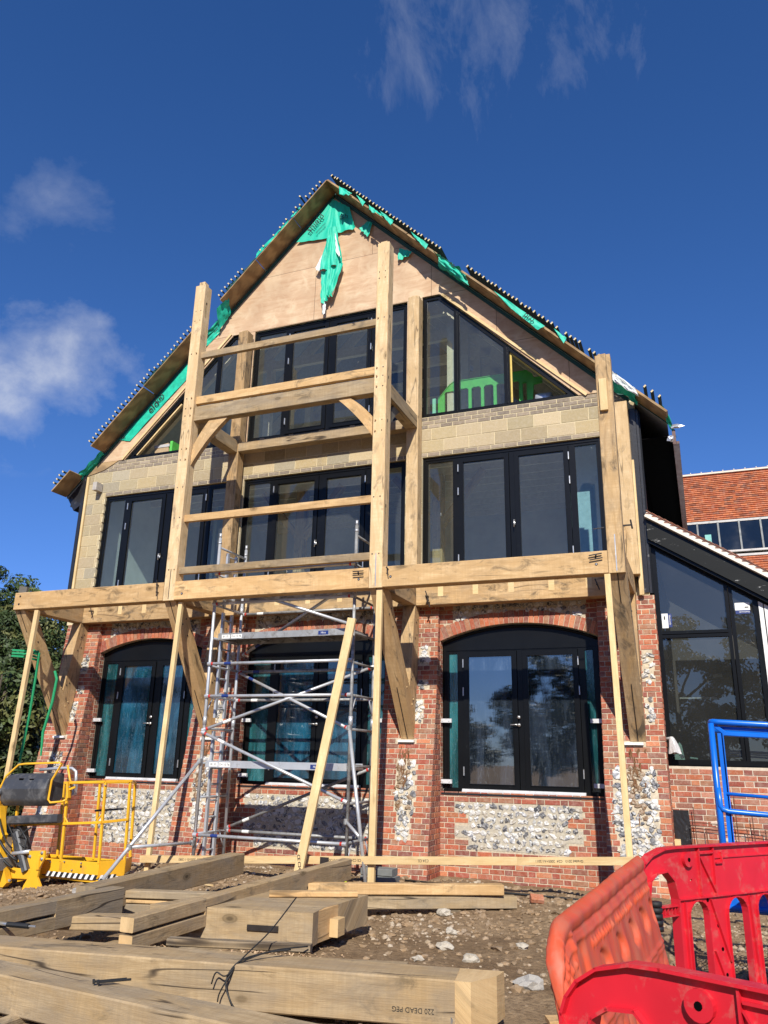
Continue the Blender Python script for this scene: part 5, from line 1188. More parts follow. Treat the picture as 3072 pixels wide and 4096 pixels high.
m=MB(); m.prism([(4.19,YE-.16,gtop(4.19)+.02),(7.4,YE-.16,gtop(7.4)+.02),(7.4,YE-.16,gtop(7.4)+.27),(4.19,YE-.16,gtop(4.19)+.27)],(0,.04,0),grain=(1,0,-.65)); m.build('barge_board',bgm,exn,fix=True)
m=MB(); m.prism([(4.19,YE-.12,gtop(4.19)+.26),(7.4,YE-.12,gtop(7.4)+.26),(7.4,YE-.12,gtop(7.4)+.33),(4.19,YE-.12,gtop(4.19)+.33)],(0,.05,0)); m.prism([(4.19,YE-.12,gtop(4.19)-.03),(7.4,YE-.12,gtop(7.4)-.03),(7.4,YE-.12,gtop(7.4)+.05),(4.19,YE-.12,gtop(4.19)+.05)],(0,.13,0)); m.build('barge_batten',frame_m,exn,fix=True)
# verge: mortar and tile edges
sd=Vector((1,0,-.665)).normalized(); sn=Vector((.665,0,1)).normalized()
m=MB(); a=Vector((4.19,YE-.20,gtop(4.19)+.40)); b_=a+sd*3.9; m.bar(a+Vector((0,.06,0)),b_+Vector((0,.06,0)),.13,.085,tuple(sn),0); m.build('verge_mortar',simple('white_mortar',(.74,.68,.58),.9,bumps=.4),exn)
m=MB()
for k in range(37):
    p=a+sd*(.1*k)+sn*.045; c=random.choice([(.25,.10,.06),(.33,.12,.07),(.22,.09,.06)])
    m.bar(p+Vector((0,.10,0))-sd*.02+sn*.004,p+Vector((0,.10,0))+sd*.13+sn*.022-sn*.03,.24,.013,tuple(sn),0,col=c)
    m.bar(p+Vector((0,-.005,0))-sn*.04,p+Vector((0,-.005,0))+sd*.11+sn*.01,.012,.012,tuple(sn),0,col=c)
m.build('verge_tile',tile,exn)
m=MB(); A_=Vector((4.19,YE-.1,gtop(4.19)+.42)); m.prism([tuple(A_),tuple(A_+sd*3.9),tuple(A_+sd*3.9+Vector((0,7,0))),tuple(A_+Vector((0,7,0)))],tuple(sn*.05)); m.build('roof',tile,exn,fix=True)
for f in m.c: pass
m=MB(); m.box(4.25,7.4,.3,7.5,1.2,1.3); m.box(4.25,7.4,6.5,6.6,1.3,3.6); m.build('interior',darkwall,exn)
m=MB(); m.box(4.95,5.1,3.2,3.24,2.9,2.95); m.box(4.4,4.95,1.5,1.52,2.4,2.42); m.build('interior_shelf',plasterw,exn)
# window labels
for (x0,x1,z0,z1,vert) in ((4.285,4.425,3.31,3.525,True),(5.292,5.49,3.475,3.635,False)):
    o=thing('glass_label','tall white and navy sticker on the upper left extension pane' if vert else 'wide white and navy sticker on the narrow extension pane','sticker','stickers on the extension glass')
    m=MB(); 
    if vert: m.box(x0,x0+.088,YE+.034,YE+.037,z0,z1); m.build('white_part',white,o); m=MB(); m.box(x0+.0885,x1,YE+.034,YE+.037,z0+.012,z1-.004); m.build('navy_part',bluelab,o); text('lettering','Idealcombi',.034,white,o,frameM((x0+.113,YE+.0325,(z0+z1)/2+.01),(0,0,-1),(1,0,0)),.0004); m=MB(); m.box(x0+.03,x0+.048,YE+.0325,YE+.034,z1-.09,z1-.04)
    else: m.box(x0,x1,YE+.034,YE+.037,z0+.052,z1); m.build('white_part',white,o); m=MB(); m.box(x0+.004,x1-.004,YE+.034,YE+.037,z0,z0+.0515); m.build('navy_part',bluelab,o); text('lettering','Idealcombi',.032,white,o,frameM(((x0+x1)/2+.02,YE+.0325,z0+.026),(-1,0,0),(0,0,-1)),.0004); m=MB(); m.box(x1-.07,x1-.02,YE+.0325,YE+.034,z0+.085,z0+.1)
    m.build('barcode',ink,o)
# plastic bag on a pipe, mint board, black sheet, rebar mesh
m=MB(); m.tube([(4.20,-.03,1.735),(4.30,-.10,1.745)],.02,8); o=m.build('pipe_stub',simple('grey_pipe',(.4,.4,.4),.5),None,True); tag(o,'grey pipe stub sticking out of the pier with a bag on it','pipe')
V=[];Fc=[]; n=18
for j in range(11):
    v=j/10
    for i in range(n):
        a=2*math.pi*i/n; r0=.022+.062*v**.6+.012*math.sin(a*5+v*3)*v
        V.append((4.285+.035*v+r0*math.cos(a)*.95,-.09+r0*.6*math.sin(a),1.765-.22*v+.012*math.sin(a*3)*v))
for j in range(10):
    for i in range(n): Fc.append((j*n+i,j*n+(i+1)%n,(j+1)*n+(i+1)%n,(j+1)*n+i))
me=bpy.data.meshes.new('bag'); me.from_pydata(V,[],Fc); me.materials.append(bag_m); o=bpy.data.objects.new('plastic_bag',me); C.objects.link(o); tag(o,'crumpled clear plastic bag hanging from the pipe by the extension window','bag')
m=MB(); m.prism([(4.30,.15,1.44),(4.435,.15,1.44),(4.405,.15,1.66),(4.375,.15,1.70),(4.31,.15,1.60)],(0,.02,0)); o=m.build('foam_board',mint,fix=True); tag(o,'mint green board with purple letters propped inside the lower extension pane','board')
text('lettering','The',.10,purple,o,frameM((4.372,.145,1.55),(.6,0,-.8),(.8,0,.6)))
m=MB(); m.bar((4.50,.25,1.49),(4.60,.25,1.48),.06,.02); o=m.build('foam_offcut',mint); tag(o,'small white foam offcut on the sill inside the extension pane','offcut')
V=[];Fc=[]
for j in range(13):
    for i in range(7):
        x=4.215+.205*i/6+.03*(j/12)*0; z=.80-.62*j/12; nn=noise.noise(Vector((i*.9,j*.8,3)))
        V.append((x+.02*j/12+.004*nn,YE-.03-.014*abs(nn)-.03*(i==3)*0,z))
for j in range(12):
    for i in range(6): a=j*7+i; Fc.append((a,a+7,a+8,a+1))
me=bpy.data.meshes.new('s'); me.from_pydata(V,[],Fc); me.materials.append(lead); o=bpy.data.objects.new('black_sheet',me); C.objects.link(o); tag(o,'wrinkled black plastic sheet hanging at the foot of the extension wall','plastic sheet')
m=MB(); m.box(4.20,4.29,-.06,.03,.1,.43); o=m.build('wooden_block',pine); tag(o,'short wooden post end standing beside the black sheet','block')
rb=thing('rebar_mesh','rusty steel mesh standing against the foot of the extension wall','mesh')
rust=simple('rust',(.13,.06,.035),.9)
for k,(x,z0,z1) in enumerate([(4.45,.2,.62),(4.50,.15,.85),(4.64,.2,.58),(4.95,.2,.85),(5.02,.2,1.0),(5.14,.2,.6),(5.22,.2,.78),(5.36,.2,.6),(5.5,.2,.8)]): m=MB(); m.tube([(x,YE-.10,z0),(x-.015,YE-.10,z1)],.006,6); m.build('bar',rust,rb)
for z in (.66,.62,.30,.27): m=MB(); m.tube([(4.43,YE-.11,z),(6.6,YE-.13,z-.12)],.005,6); m.build('bar',rust,rb)

# ------------------------------------------------------------------ FAR BUILDING
fb=thing('tiled_building','long building behind with orange clay tile roof and strip of dark roof glass','building')
y1,z1,y0,z0=12.0,9.756,10.5,7.862
TL_=[(.46,.13,.05),(.50,.15,.06),(.42,.115,.05),(.52,.17,.07),(.27,.09,.05),(.45,.13,.055),(.40,.11,.05),(.48,.15,.06),(.47,.14,.055)]
def tiles(x0,x1,ya,za,yb,zb,n,name):
    m=MB(); d=Vector((0,yb-ya,zb-za)); L=d.length; d.normalize(); nr=Vector((0,-d.z,d.y))
    for k in range(n):
        s=L*k/n; x=x0+(k%2)*.083
        while x<x1:
            c=random.choice(TL_); v=random.uniform(.85,1.15); c=tuple(t*v for t in c); h=random.uniform(-.003,.005)
            p=Vector((x,ya,za))+d*s; e=L/n*1.15
            q=[p+nr*(.036+h),p+Vector((.163,0,0))+nr*(.036+h*.3),p+Vector((.163,0,0))+d*e+nr*.004,p+d*e+nr*.004]
            bI=len(m.v); m.v+=[tuple(t) for t in q]+[tuple(q[0]-nr*.034),tuple(q[1]-nr*.034)]
            m.face([bI,bI+1,bI+2,bI+3],0,None,c); m.face([bI+4,bI+5,bI+1,bI],0,None,tuple(t*.8 for t in c)); x+=.166
    return m.build(name,tile,fb)
tiles(3.4,10,y0,z0,y1,z1,24,'roof_tiles'); tiles(3.4,10,9.3,5.6,10.33,6.76,15,'roof_tiles')
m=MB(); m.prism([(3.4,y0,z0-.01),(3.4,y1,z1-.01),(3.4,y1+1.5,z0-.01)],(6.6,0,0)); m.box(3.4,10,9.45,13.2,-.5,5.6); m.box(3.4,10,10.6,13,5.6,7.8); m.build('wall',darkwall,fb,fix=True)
m=MB(); m.box(3.4,10,y1-.12,y1+.12,z1-.03,z1+.02); 
for k in range(22): m.box(3.5+k*.30,3.525+k*.30,y1-.13,y1-.05,z1+.02,z1+.055)
m.build('ridge_mortar',simple('ridge_mortar',(.68,.62,.50),.9),fb)
m=MB(); m.tube([(3.4,y1,z1-.02),(10,y1,z1-.02)],.085,12,0,(.20,.08,.06)); m.build('ridge_tiles',tile,fb)
m=MB(); m.box(3.4,10,y0-.03,y0+.05,z0-.06,z0+.0); m.box(3.4,10,y0-.19,y0-.09,6.915,6.965); m.box(3.4,10,y0-.21,y0-.10,6.78,6.84); m.build('flashing',dirty('pale_flashing',(.52,.50,.46),(.2,.18,.15),8,.5),fb)
m=MB(); m.prism([(3.4,y0-.01,7.81),(10,y0-.01,7.81),(10,y0-.13,6.95),(3.4,y0-.13,6.95)],(0,.02,0)); m.build('roof_glass',simple('dark_blue_glass',(.004,.010,.022),.08,nscale=2),fb,fix=True)
for x in (5.03,5.56,6.09,6.62,7.15,7.68): 
    m=MB(); m.bar((x,y0-.03,7.81),(x,y0-.15,6.95),.05,.05,(0,-1,0),.004); m.build('glazing_bar',simple('grey_bar',(.12,.13,.13),.5),fb)
m=MB(); m.prism([(5.2,y0-.10,7.46),(5.36,y0-.10,7.46),(5.36,y0-.13,7.2),(5.2,y0-.13,7.2)],(0,.01,0)); m.build('reflective_sheet',simple('teal_sheet',(.12,.38,.33),.5),fb,fix=True)

# ------------------------------------------------------------------ BARRIERS
def red_barrier(o3,d3,label,scale=1.0):
    t=thing('safety_barrier',label,'barrier','plastic safety barriers at the right'); M=frameM(o3,d3,(0,0,1))
    out=[(.33,0),(.335,.72),(.31,.82),(.25,.875),(.16,.865),(.105,.83),(.088,.76),(.07,.73),(.0,.73),(.0,.82),(.02,.87),(.06,.92),(.13,.965),(.24,.995),(.34,1.0),(2.0,1.0),(2.0,0.0)]
    slots=[slot(.43,.61,.10,.70,.085),slot(.79,.99,.10,.70,.095),slot(1.09,1.27,.10,.70,.085),slot(1.40,1.58,.10,.70,.085),slot(1.68,1.88,.10,.70,.085)]
    holes=[slot(.44,.46,.895,.915,.0099),slot(.475,.495,.80,.82,.0099)]
    plate('panel',out,slots+holes,.012,red_p,t,M,0)
    m=MB(); ribbon(m,out,0,M,.062,.010)
    for q in slots: ribbon(m,q,0,M,.045,.007)
    m.build('rim',red_p,t)
    m=MB(); bx=lambda p,q,w_=.045,h_=.008: m.bar(M@Vector((p[0],p[1],0)),M@Vector((q[0],q[1],0)),h_,w_,tuple(M.to_3x3()@Vector((0,0,1))),0)
    bx((.56,.995),(.56,.72)); bx((.70,.995),(.70,.72)); bx((.57,.96),(.70,.96)); bx((.57,.94),(.695,.74)); bx((.33,.715),(2.0,.715)); bx((.64,.70),(.78,.35)); bx((.64,.42),(.78,.12)); bx((.71,.93),(2.0,.93),.03)
    bx((.40,.70),(.40,.05)); bx((1.02,.70),(1.06,.05)); bx((.72,.90),(.78,.90)); bx((.78,.96),(.78,.90)); bx((1.3,.995),(1.3,.72)); bx((1.7,.995),(1.7,.72))
    m.build('ribs',red_p,t)
    m=MB(); p=M@Vector((.45,.93,.03)); q=M@Vector((.45,.93,-.03)); m.tube([p,q],.042,18); m.build('boss',red_p,t)
    m=MB(); p=M@Vector((.45,.93,.032)); q=M@Vector((.45,.93,-.032)); m.tube([p,q],.012,10); m.build('boss_hole',void,t)
    for s_,z_ in ((.70,.55),(.72,.42),(.74,.28),(.62,.695),(1.04,.69)):
        m=MB(); m.tube([M@Vector((s_,z_,.008)),M@Vector((s_,z_,-.008))],.011,10); m.build('hole',void,t)
    m=MB(); 
    for k in range(5): bx((.19+.03*k,.68),(.19+.03*k,.64),.03,.006)
    bx((.17,.685),(.335,.685)); bx((.17,.635),(.335,.635)); m.build('hinge_lug',red_p,t)
    m=MB(); m.bar(M@Vector((.5,.0,-.22)),M@Vector((.5,.0,.22)),.12,.05,ch=.01); m.bar(M@Vector((1.5,.0,-.22)),M@Vector((1.5,.0,.22)),.12,.05,ch=.01); m.build('foot',blackm,t)
    return t
tb1=red_barrier((4.29,-7.05,-.10),(.59,.806,0),'red plastic barrier standing farther back, tall slots showing the blue basket')
tb2=red_barrier((4.255,-9.335,-.20),(.92,-.39,0),'red plastic barrier nearest the camera at the bottom right corner')
m=MB(); 
for k in range(3): m.box(4.86+.24*k,4.95+.24*k,-6.32+.33*k,-6.28+.33*k,.885,.893)
# orange barrier
def orange():
    t=thing('safety_barrier','scuffed orange fluted plastic barrier standing edge on beside the red ones','barrier','plastic safety barriers at the right')
    a=Vector((4.155,-9.03,0)); b_=Vector((4.375,-7.32,0)); d=(b_-a).normalized(); nr=Vector((d.y,-d.x,0)); L=(b_-a).length+.0
    nu,nv=300,130; V=[];Fc=[];keep={}
    def top(s): 
        r=.22; zt=.94+.10*s/L
        if s<r: return zt-(r-math.sqrt(max(0,r*r-(r-s)**2)))*.9
        return zt
    def disp(s,z,zt,sd_):
        q=zt-z; D=.024
        D+=.008*math.exp(-((q-.028)/.024)**2)-.006*math.exp(-((q-.066)/.008)**2)
        D+=.006*math.exp(-((q-.10)/.01)**2)
        if .12<q<.17 and (s>.42 or .06<s<.18): D+=.013*max(0,math.sin(s*2*math.pi/.042))*math.exp(-((q-.145)/.014)**2)*(1 if (s%.42)>.05 else 0)
        # teardrop pockets
        for c in (.62,.90,1.17,1.43,1.66):
            u_=(s-c)/.055; v_=(q-.255-(s-c)*.25)/.052; e=u_*u_*max(.4,1+.35*v_)+v_*v_
            if e<4: D-=.052*math.exp(-e*e*1.6)
            e2=((s-c-.075)/.018)**2+(v_)**2; D+=.009*math.exp(-e2)
        e=((s-.32)/.055)**4+((q-.29)/.17)**4; D-=.045*math.exp(-e)
        D+=.012*math.exp(-((s-.20)/.02)**2)*(q>.05)
        D+=.008*math.exp(-((q-.40)/.009)**2); D+=.005*math.exp(-((q-.425)/.006)**2)
        if q>.45:
            w_=min(1,(q-.45)/.03); 
            if s>.13: D+=w_*.016*(abs(math.sin((s)*math.pi/.095))**.5-.6)
        else:
            D+=.002*math.sin(s*40)
        # vertical grooves at the near end
        if s<.11: D+=.006*math.sin(s*2*math.pi/.028)*min(1,q/.1)
        D*=min(1,(s+.004)/.03)**.5*min(1,(L-s+.004)/.03)**.5
        D*=min(1,(q+.002)/.02)**.5
        return max(D,.004)
    for sd_ in (1,-1):
        for j in range(nv+1):
            for i in range(nu+1):
                s=L*i/nu; zt=top(s); z=zt*(j/nv)**.9
                p=a+d*s+nr*(disp(s,z,zt,sd_)*sd_); wob=.008*noise.noise(Vector((s*2,z*2,0)))
                lean=.20*(.95-z); V.append((p.x+wob+nr.x*lean-.02,p.y+nr.y*lean,z-.145))
    def idx(sd_,i,j): return sd_*(nu+1)*(nv+1)+j*(nu+1)+i
    for j in range(nv):
        for i in range(nu):
            Fc.append((idx(0,i,j),idx(0,i+1,j),idx(0,i+1,j+1),idx(0,i,j+1))); Fc.append((idx(1,i,j+1),idx(1,i+1,j+1),idx(1,i+1,j),idx(1,i,j)))
    for i in range(nu): Fc.append((idx(0,i,nv),idx(0,i+1,nv),idx(1,i+1,nv),idx(1,i,nv)))
    for j in range(nv): Fc.append((idx(0,0,j),idx(0,0,j+1),idx(1,0,j+1),idx(1,0,j))); Fc.append((idx(0,nu,j+1),idx(0,nu,j),idx(1,nu,j),idx(1,nu,j+1)))
    me=bpy.data.meshes.new('panel'); me.from_pydata(V,[],Fc); me.materials.append(orange_p); me.polygons.foreach_set('use_smooth',[True]*len(Fc)); o=bpy.data.objects.new('panel',me); C.objects.link(o); o.parent=t
    m=MB(); p=a+d*.35; m.bar(tuple(p-nr*.25+Vector((0,0,-.21))),tuple(p+nr*.25+Vector((0,0,-.21))),.14,.08,ch=.02); p=a+d*1.45; m.bar(tuple(p-nr*.25+Vector((0,0,-.19))),tuple(p+nr*.25+Vector((0,0,-.19))),.14,.08,ch=.02); m.build('foot',orange_p,t)
    p=b_+Vector((.03,.06,.52)); m=MB()
    for k in range(5): m.tube([p+Vector((0,0,.03*k)),p+Vector((0,0,.03*k+.024))],.035,12)
    m.build('hinge_pin',blackm,t,True)
orange()

# ------------------------------------------------------------------ BLUE BASKET
bl_=thing('man_basket','blue tubular steel access basket standing behind the red barrier','access basket'); bl_.location=(0,.42,.02)
def bt_(name,pts,r=.0215,mat=blue,par=None): m=MB(); m.tube(pts,r,12); return m.build(name,[mat],par or bl_,True)
Y0=-5.75; sl2=-.055; XE_=6.5
zr=lambda x,z:z+sl2*(x-4.79)
bt_('rail',[(4.785,-4.70,1.66),(4.785,-5.60,1.684),(4.788,-5.70,1.686),(4.80,-5.745,1.686),(4.84,Y0,1.683),(XE_,Y0,zr(XE_,1.686))])
bt_('rail',[(4.84,Y0+.05,1.643),(XE_,Y0+.05,zr(XE_,1.643))],.013); 
m=MB(); m.bar((4.87,Y0+.02,1.598),(XE_,Y0+.02,zr(XE_,1.603)),.03,.036,ch=.006); m.bar((4.815,Y0+.03,1.655),(4.88,Y0+.02,1.60),.03,.03,ch=.004); m.build('rail',[blue],bl_)
bt_('rail',[(4.85,Y0,1.157),(XE_,Y0,zr(XE_,1.157))],.0125)
bt_('rail',[(4.792,Y0-.012,1.20),(4.795,Y0-.012,1.07),(4.81,Y0-.012,1.045),(4.85,Y0-.012,1.032),(XE_,Y0-.012,zr(XE_,1.034))],.020)
bt_('post',[(4.786,Y0,1.675),(4.79,Y0,.38)],.022)
m=MB(); m.box(4.825,4.832,Y0-.0,Y0+.045,.38,1.60); m.box(4.832,4.868,Y0+.035,Y0+.045,.38,1.60); m.box(4.862,4.869,Y0,Y0+.035,.38,1.60); m.box(4.832,4.852,Y0-.0,Y0+.006,.38,1.60); m.build('post',[blue],bl_)
for x,y in ((XE_,Y0),(4.785,-4.70),(XE_,-4.70)): bt_('post',[(x,y,1.60),(x,y,.38)],.022)
bt_('rail',[(4.785,-4.70,1.66),(XE_,-4.70,1.60)]); bt_('rail',[(XE_,Y0,1.60),(XE_,-4.70,1.60)]); bt_('rail',[(4.785,Y0,1.10),(4.785,-4.7,1.10)],.015)
# toe panel with rounded corner and bottom tube
pth=[(4.72,-4.70),(4.72,-5.60),(4.725,-5.68),(4.745,-5.74),(4.785,-5.78),(4.84,-5.80),(XE_,-5.80)]
m=MB()
for (xa,ya),(xb,yb) in zip(pth,pth[1:]): m.poly([(xa,ya,.39),(xb,yb,.39),(xb,yb,.60),(xa,ya,.60)]); m.poly([(xa+.004,ya+.004,.60),(xb+.004,yb+.004,.60),(xb+.004,yb+.004,.39),(xa+.004,ya+.004,.39)])
m.build('toe_panel',[blue],bl_)
bt_('base_tube',[(x,y,.375) for x,y in pth],.022); bt_('base_tube',[(x,y,.60) for x,y in pth],.010)
m=MB()
for k in range(42):
    x=4.75+k*.042
    for j in range(24):
        y=-5.76+j*.044; s=.5 if j%2 else 0
        xx=x+(.021 if j%2 else 0); m.bar((xx,y,.37),(xx+(.021),y+.044,.37),.007,.006,ch=0); m.bar((xx,y,.3705),(xx-.021,y+.044,.3705),.007,.006,ch=0)
m.build('mesh_floor',[galvd],bl_)
for y in (-5.5,-4.95): m=MB(); m.bar((4.74,y,.33),(XE_,y,.33),.06,.05); m.build('cross_member',[blue],bl_)
m=MB(); m.box(5.35,6.4,-5.4,-4.9,-.14,.30); m.build('base_unit',[black_p],bl_)

# ------------------------------------------------------------------ YELLOW LIFT
yl=thing('boom_lift','yellow boom lift basket with black control box at the far left','boom lift')
def yb_(name,a,b_,w_=.035,h_=.035,mat=yellow,up=(0,0,1)): m=MB(); m.bar(a,b_,w_,h_,up,.004); return m.build(name,[mat],yl)
def yt(name,pts,r=.018,mat=yellow): m=MB(); m.tube(pts,r,10); return m.build(name,[mat],yl,True)
P0=(-4.30,-2.5); P1=(-3.29,-2.5); P2=(-3.20,-2.1); P3=(-4.15,-1.72); P4=(-4.95,-1.72)
P2=(-3.12,-2.18)
def wallp(p,q,z0,z1,mat=yellow,name='toe_board'):
    m=MB(); m.bar((p[0],p[1],(z0+z1)/2),(q[0],q[1],(z0+z1)/2),.02,z1-z0,ch=.003); return m.build(name,[mat],yl)
wallp(P0,P1,-.285,-.075); wallp(P1,P2,-.27,-.06); wallp(P2,(-3.35,-1.75),-.25,-.06); wallp((-3.35,-1.75),P4,-.24,-.13); wallp(P0,P4,-.28,-.10)
m=MB(); m.prism([(x,y,-.30) for x,y in (P0,P1,P2,(-3.35,-1.75),P4)],(0,0,.02)); m.build('platform_floor',[black_p],yl,fix=True)
m=MB(); m.prism([(x,y,-.34) for x,y in ((-4.2,-2.44),P1,(-3.35,-2.0),(-4.4,-1.9))],(0,0,.04)); m.build('under_frame',[yellow],yl,fix=True)
# hazard stripes as thin plates on the lower edge
def stripes(p,q,n):
    p=Vector((p[0],p[1],0)); q=Vector((q[0],q[1],0)); d=(q-p)/n; nn=Vector((d.y,-d.x,0)).normalized()*.0125; m=MB()
    for k in range(n):
        for j in range(2):
            a=p+d*(k+.5*j); b_=p+d*(k+.5*j+.5); s=d*.35; z0,z1=-.303,-.238
            m.poly([(a.x+nn.x,a.y+nn.y,z0),(b_.x+nn.x,b_.y+nn.y,z0),(b_.x+s.x+nn.x,b_.y+s.y+nn.y,z1),(a.x+s.x+nn.x,a.y+s.y+nn.y,z1)],j)
    m.build('hazard_stripe',[white,blackm],yl)
stripes((-4.22,-2.5),(-3.33,-2.5),9); stripes(P1,(-3.15,-2.23),4)
for p,z0,z1 in (((-3.985,-2.5),-.10,.97),((-3.31,-2.5),-.09,.985),((-3.13,-2.18),-.06,.99),((-4.05,-1.74),-.15,.945),((-4.75,-1.74),-.15,.9),((-4.9,-2.5),-.1,.9),((-3.37,-1.76),-.07,.96)):
    yb_('upright',(p[0]+(.0),p[1],z0),(p[0]-.05,p[1],z1),.035,.035,yellow,(0,1,0))
yb_('guard_rail',(-4.08,-2.5,.955),(-3.36,-2.5,.99)); yb_('guard_rail',(-3.36,-2.5,.99),(-3.17,-2.18,1.0)); yb_('guard_rail',(-3.17,-2.18,1.0),(-3.42,-1.76,.97)); yb_('guard_rail',(-3.42,-1.76,.97),(-4.85,-1.74,.92))
yb_('mid_rail',(-4.20,-2.52,.385),(-3.33,-2.52,.445)); yb_('mid_rail',(-3.33,-2.52,.445),(-3.14,-2.2,.475)); yb_('mid_rail',(-3.14,-2.2,.475),(-4.85,-1.78,.30),.03,.02); yb_('mid_rail',(-5.1,-2.4,.32),(-4.2,-2.52,.385))
yb_('gusset',(-4.02,-2.51,.50),(-3.93,-2.51,.40),.02,.02); yb_('gusset',(-3.35,-2.51,.55),(-3.43,-2.51,.45),.02,.02)
yb_('gate_bar',(-3.95,-1.95,.55),(-3.40,-2.0,.60),.03,.03,black_p)
# black control cover
m=MB(); prof=[(-.19,.06),(-.21,.22),(-.16,.36),(-.05,.43),(.16,.44),(.18,.08),(.06,-.02),(-.12,-.02)]
m.prism([(-5.12,-2.5+y,.62+z) for y,z in prof],(.86,.0,.03),grain=(1,0,0)); bx_=m.build('control_cover',[black_p],yl,fix=True)
bm_=bx_.modifiers.new('b','BEVEL'); bm_.width=.03; bm_.segments=3
for x0_ in (-4.82,-4.62): m=MB(); m.box(x0_,x0_+.08,-2.665,-2.60,.958,1.0); m.build('cover_slot',[void],yl)
yt('cage_tube',[(-5.15,-2.62,.62),(-5.19,-2.64,.85),(-5.13,-2.62,1.02),(-4.93,-2.6,1.19),(-4.8,-2.6,1.205),(-4.16,-2.6,1.235),(-4.11,-2.6,1.225),(-4.24,-2.62,.99),(-4.25,-2.63,.72),(-4.21,-2.62,.68),(-4.02,-2.6,.70),(-3.95,-2.58,.73)],.016)
yt('cage_tube',[(-4.14,-2.45,1.20),(-4.09,-2.42,1.0),(-4.05,-2.42,.95),(-4.04,-2.42,.72)],.016)
yt('hose_pipe',[(-4.75,-2.35,1.12),(-4.35,-2.3,1.155),(-4.18,-2.3,1.155),(-4.10,-2.3,1.11),(-4.08,-2.3,1.0),(-4.09,-2.3,.95)],.022,galv)
m=MB(); m.box(-4.14,-4.06,-2.33,-2.27,.78,.93); m.build('switch_box',[galv],yl)
m=MB(); m.bar((-5.05,-2.6,.40),(-4.0,-2.62,.475),.10,.12,ch=.02); m.build('bumper_tray',[black_p],yl)
yb_('bracket',(-4.0,-2.52,.86),(-3.9,-2.5,.90),.03,.03); yb_('upright',(-3.97,-2.53,.75),(-4.02,-2.53,.97),.06,.03)
for x0,x1,xs in ((-4.75,-4.60,.08),(-4.50,-4.62,-.05)): yt('hydraulic_hose',[(x0,-2.62,.33),(x0+xs,-2.64,.30),(x1+xs,-2.66,.18),(x1+xs,-2.66,.0),(x1,-2.66,-.08)],.014,blackm)
yt('hydraulic_ram',[(-4.72,-2.68,-.03),(-4.40,-2.68,.02)],.028,galv)
plate('fork_bracket',[(-4.39,.03),(-4.10,.05),(-4.09,-.05),(-4.16,-.18),(-4.17,-.30),(-4.08,-.42),(-3.98,-.46),(-4.42,-.50),(-4.40,-.42),(-4.30,-.26),(-4.32,-.15)],[],.03,yellow,yl,FX(-2.70))
plate('fork_bracket',[(-4.66,-.02),(-4.36,-.01),(-4.30,-.15),(-4.34,-.27),(-4.44,-.36),(-4.62,-.40),(-4.62,-.34),(-4.46,-.30),(-4.44,-.18),(-4.50,-.12),(-4.66,-.14)],[],.03,yellow,yl,FX(-2.60))
m=MB(); m.bar((-4.18,-2.72,-.20),(-4.19,-2.72,-.02),.05,.03,(0,1,0)); m.build('stiffener',[yellow],yl)
for x,z in ((-4.35,-.04),(-4.14,.02),(-4.13,-.06),(-4.68,-.38)): m=MB(); m.tube([(x,-2.685,z),(x,-2.73,z)],.022,10); m.build('pin',[galvd],yl,True)
plate('boom_arm',[(-5.3,.62),(-5.0,.60),(-4.90,.25),(-4.86,.22),(-4.90,.10),(-4.66,-.40),(-4.72,-.46),(-4.80,-.46),(-5.02,-.1),(-5.3,-.1)],[],.10,yellow,yl,FX(-2.72))
m=MB(); m.box(-5.70,-5.49,-2.35,-2.15,.30,.86); m.bar((-5.0,-2.5,-.30),(-4.3,-2.5,-.28),.3,.14,ch=.01); m.build('boom_arm',[yellow],yl)
m=MB(); m.bar((-4.75,-2.6,.25),(-4.45,-2.62,-.25),.10,.16,(0,1,0),.02); m.bar((-4.9,-2.45,.3),(-4.6,-2.45,-.35),.16,.2,(0,1,0),.02); m.build('valve_block',[black_p],yl)
m=MB(); m.bar((-5.6,-2.9,-.16),(-4.75,-2.75,-.16),.5,.16,ch=.02); o=m.build('concrete_block',[simple('pale_concrete',(.3,.3,.28),.9,bumps=.5)]); tag(o,'grey concrete block at the left edge under the boom lift','concrete block')

for k,(p,q,r3) in enumerate([((-5.05,-2.80,.35),(-4.55,-2.75,-.10),.018),((-5.0,-2.82,.20),(-4.62,-2.74,-.2),.016),((-4.95,-2.80,.45),(-4.70,-2.72,.05),.012),((-4.9,-2.66,.36),(-4.5,-2.64,.06),.012)]):
    p=Vector(p); q=Vector(q); mid=p.lerp(q,.5)+Vector((.03,-.05,-.12)); pts=[tuple(p.lerp(mid,t).lerp(mid.lerp(q,t),t)) for t in [i/8 for i in range(9)]]; yt('hydraulic_hose',pts,r3,blackm)
for x,z in ((-3.9,-.10),(-3.6,-.10),(-3.75,-.20),(-4.15,-.12),(-4.2,.42),(-3.5,.45),(-3.98,.9),(-3.34,.94),(-4.19,-.10),(-4.19,.0)): m=MB(); m.tube([(x,-2.51,z),(x,-2.535,z)],.009,7); m.build('bolt',[galvd],yl,True)
m=MB(); m.box(-3.99,-3.94,-2.5125,-2.5105,-.22,-.11); m.build('seam_plate',[dirty('dark_yellow',(.5,.27,.02),(.1,.07,.04),9,.5)],yl)
m=MB(); m.box(-3.62,-3.59,-2.5135,-2.51,-.16,-.13); m.build('decal',[blackm],yl)
m=MB(); m.tube([(-4.04,-2.46,.98),(-4.03,-2.46,.90),(-3.99,-2.46,.88)],.012,6); m.build('latch',[dark_steel],yl,True)
m=MB(); m.tube([(-5.12,-2.66,.80),(-5.12,-2.74,.80)],.05,14); m.build('knob',[black_p],yl,True)
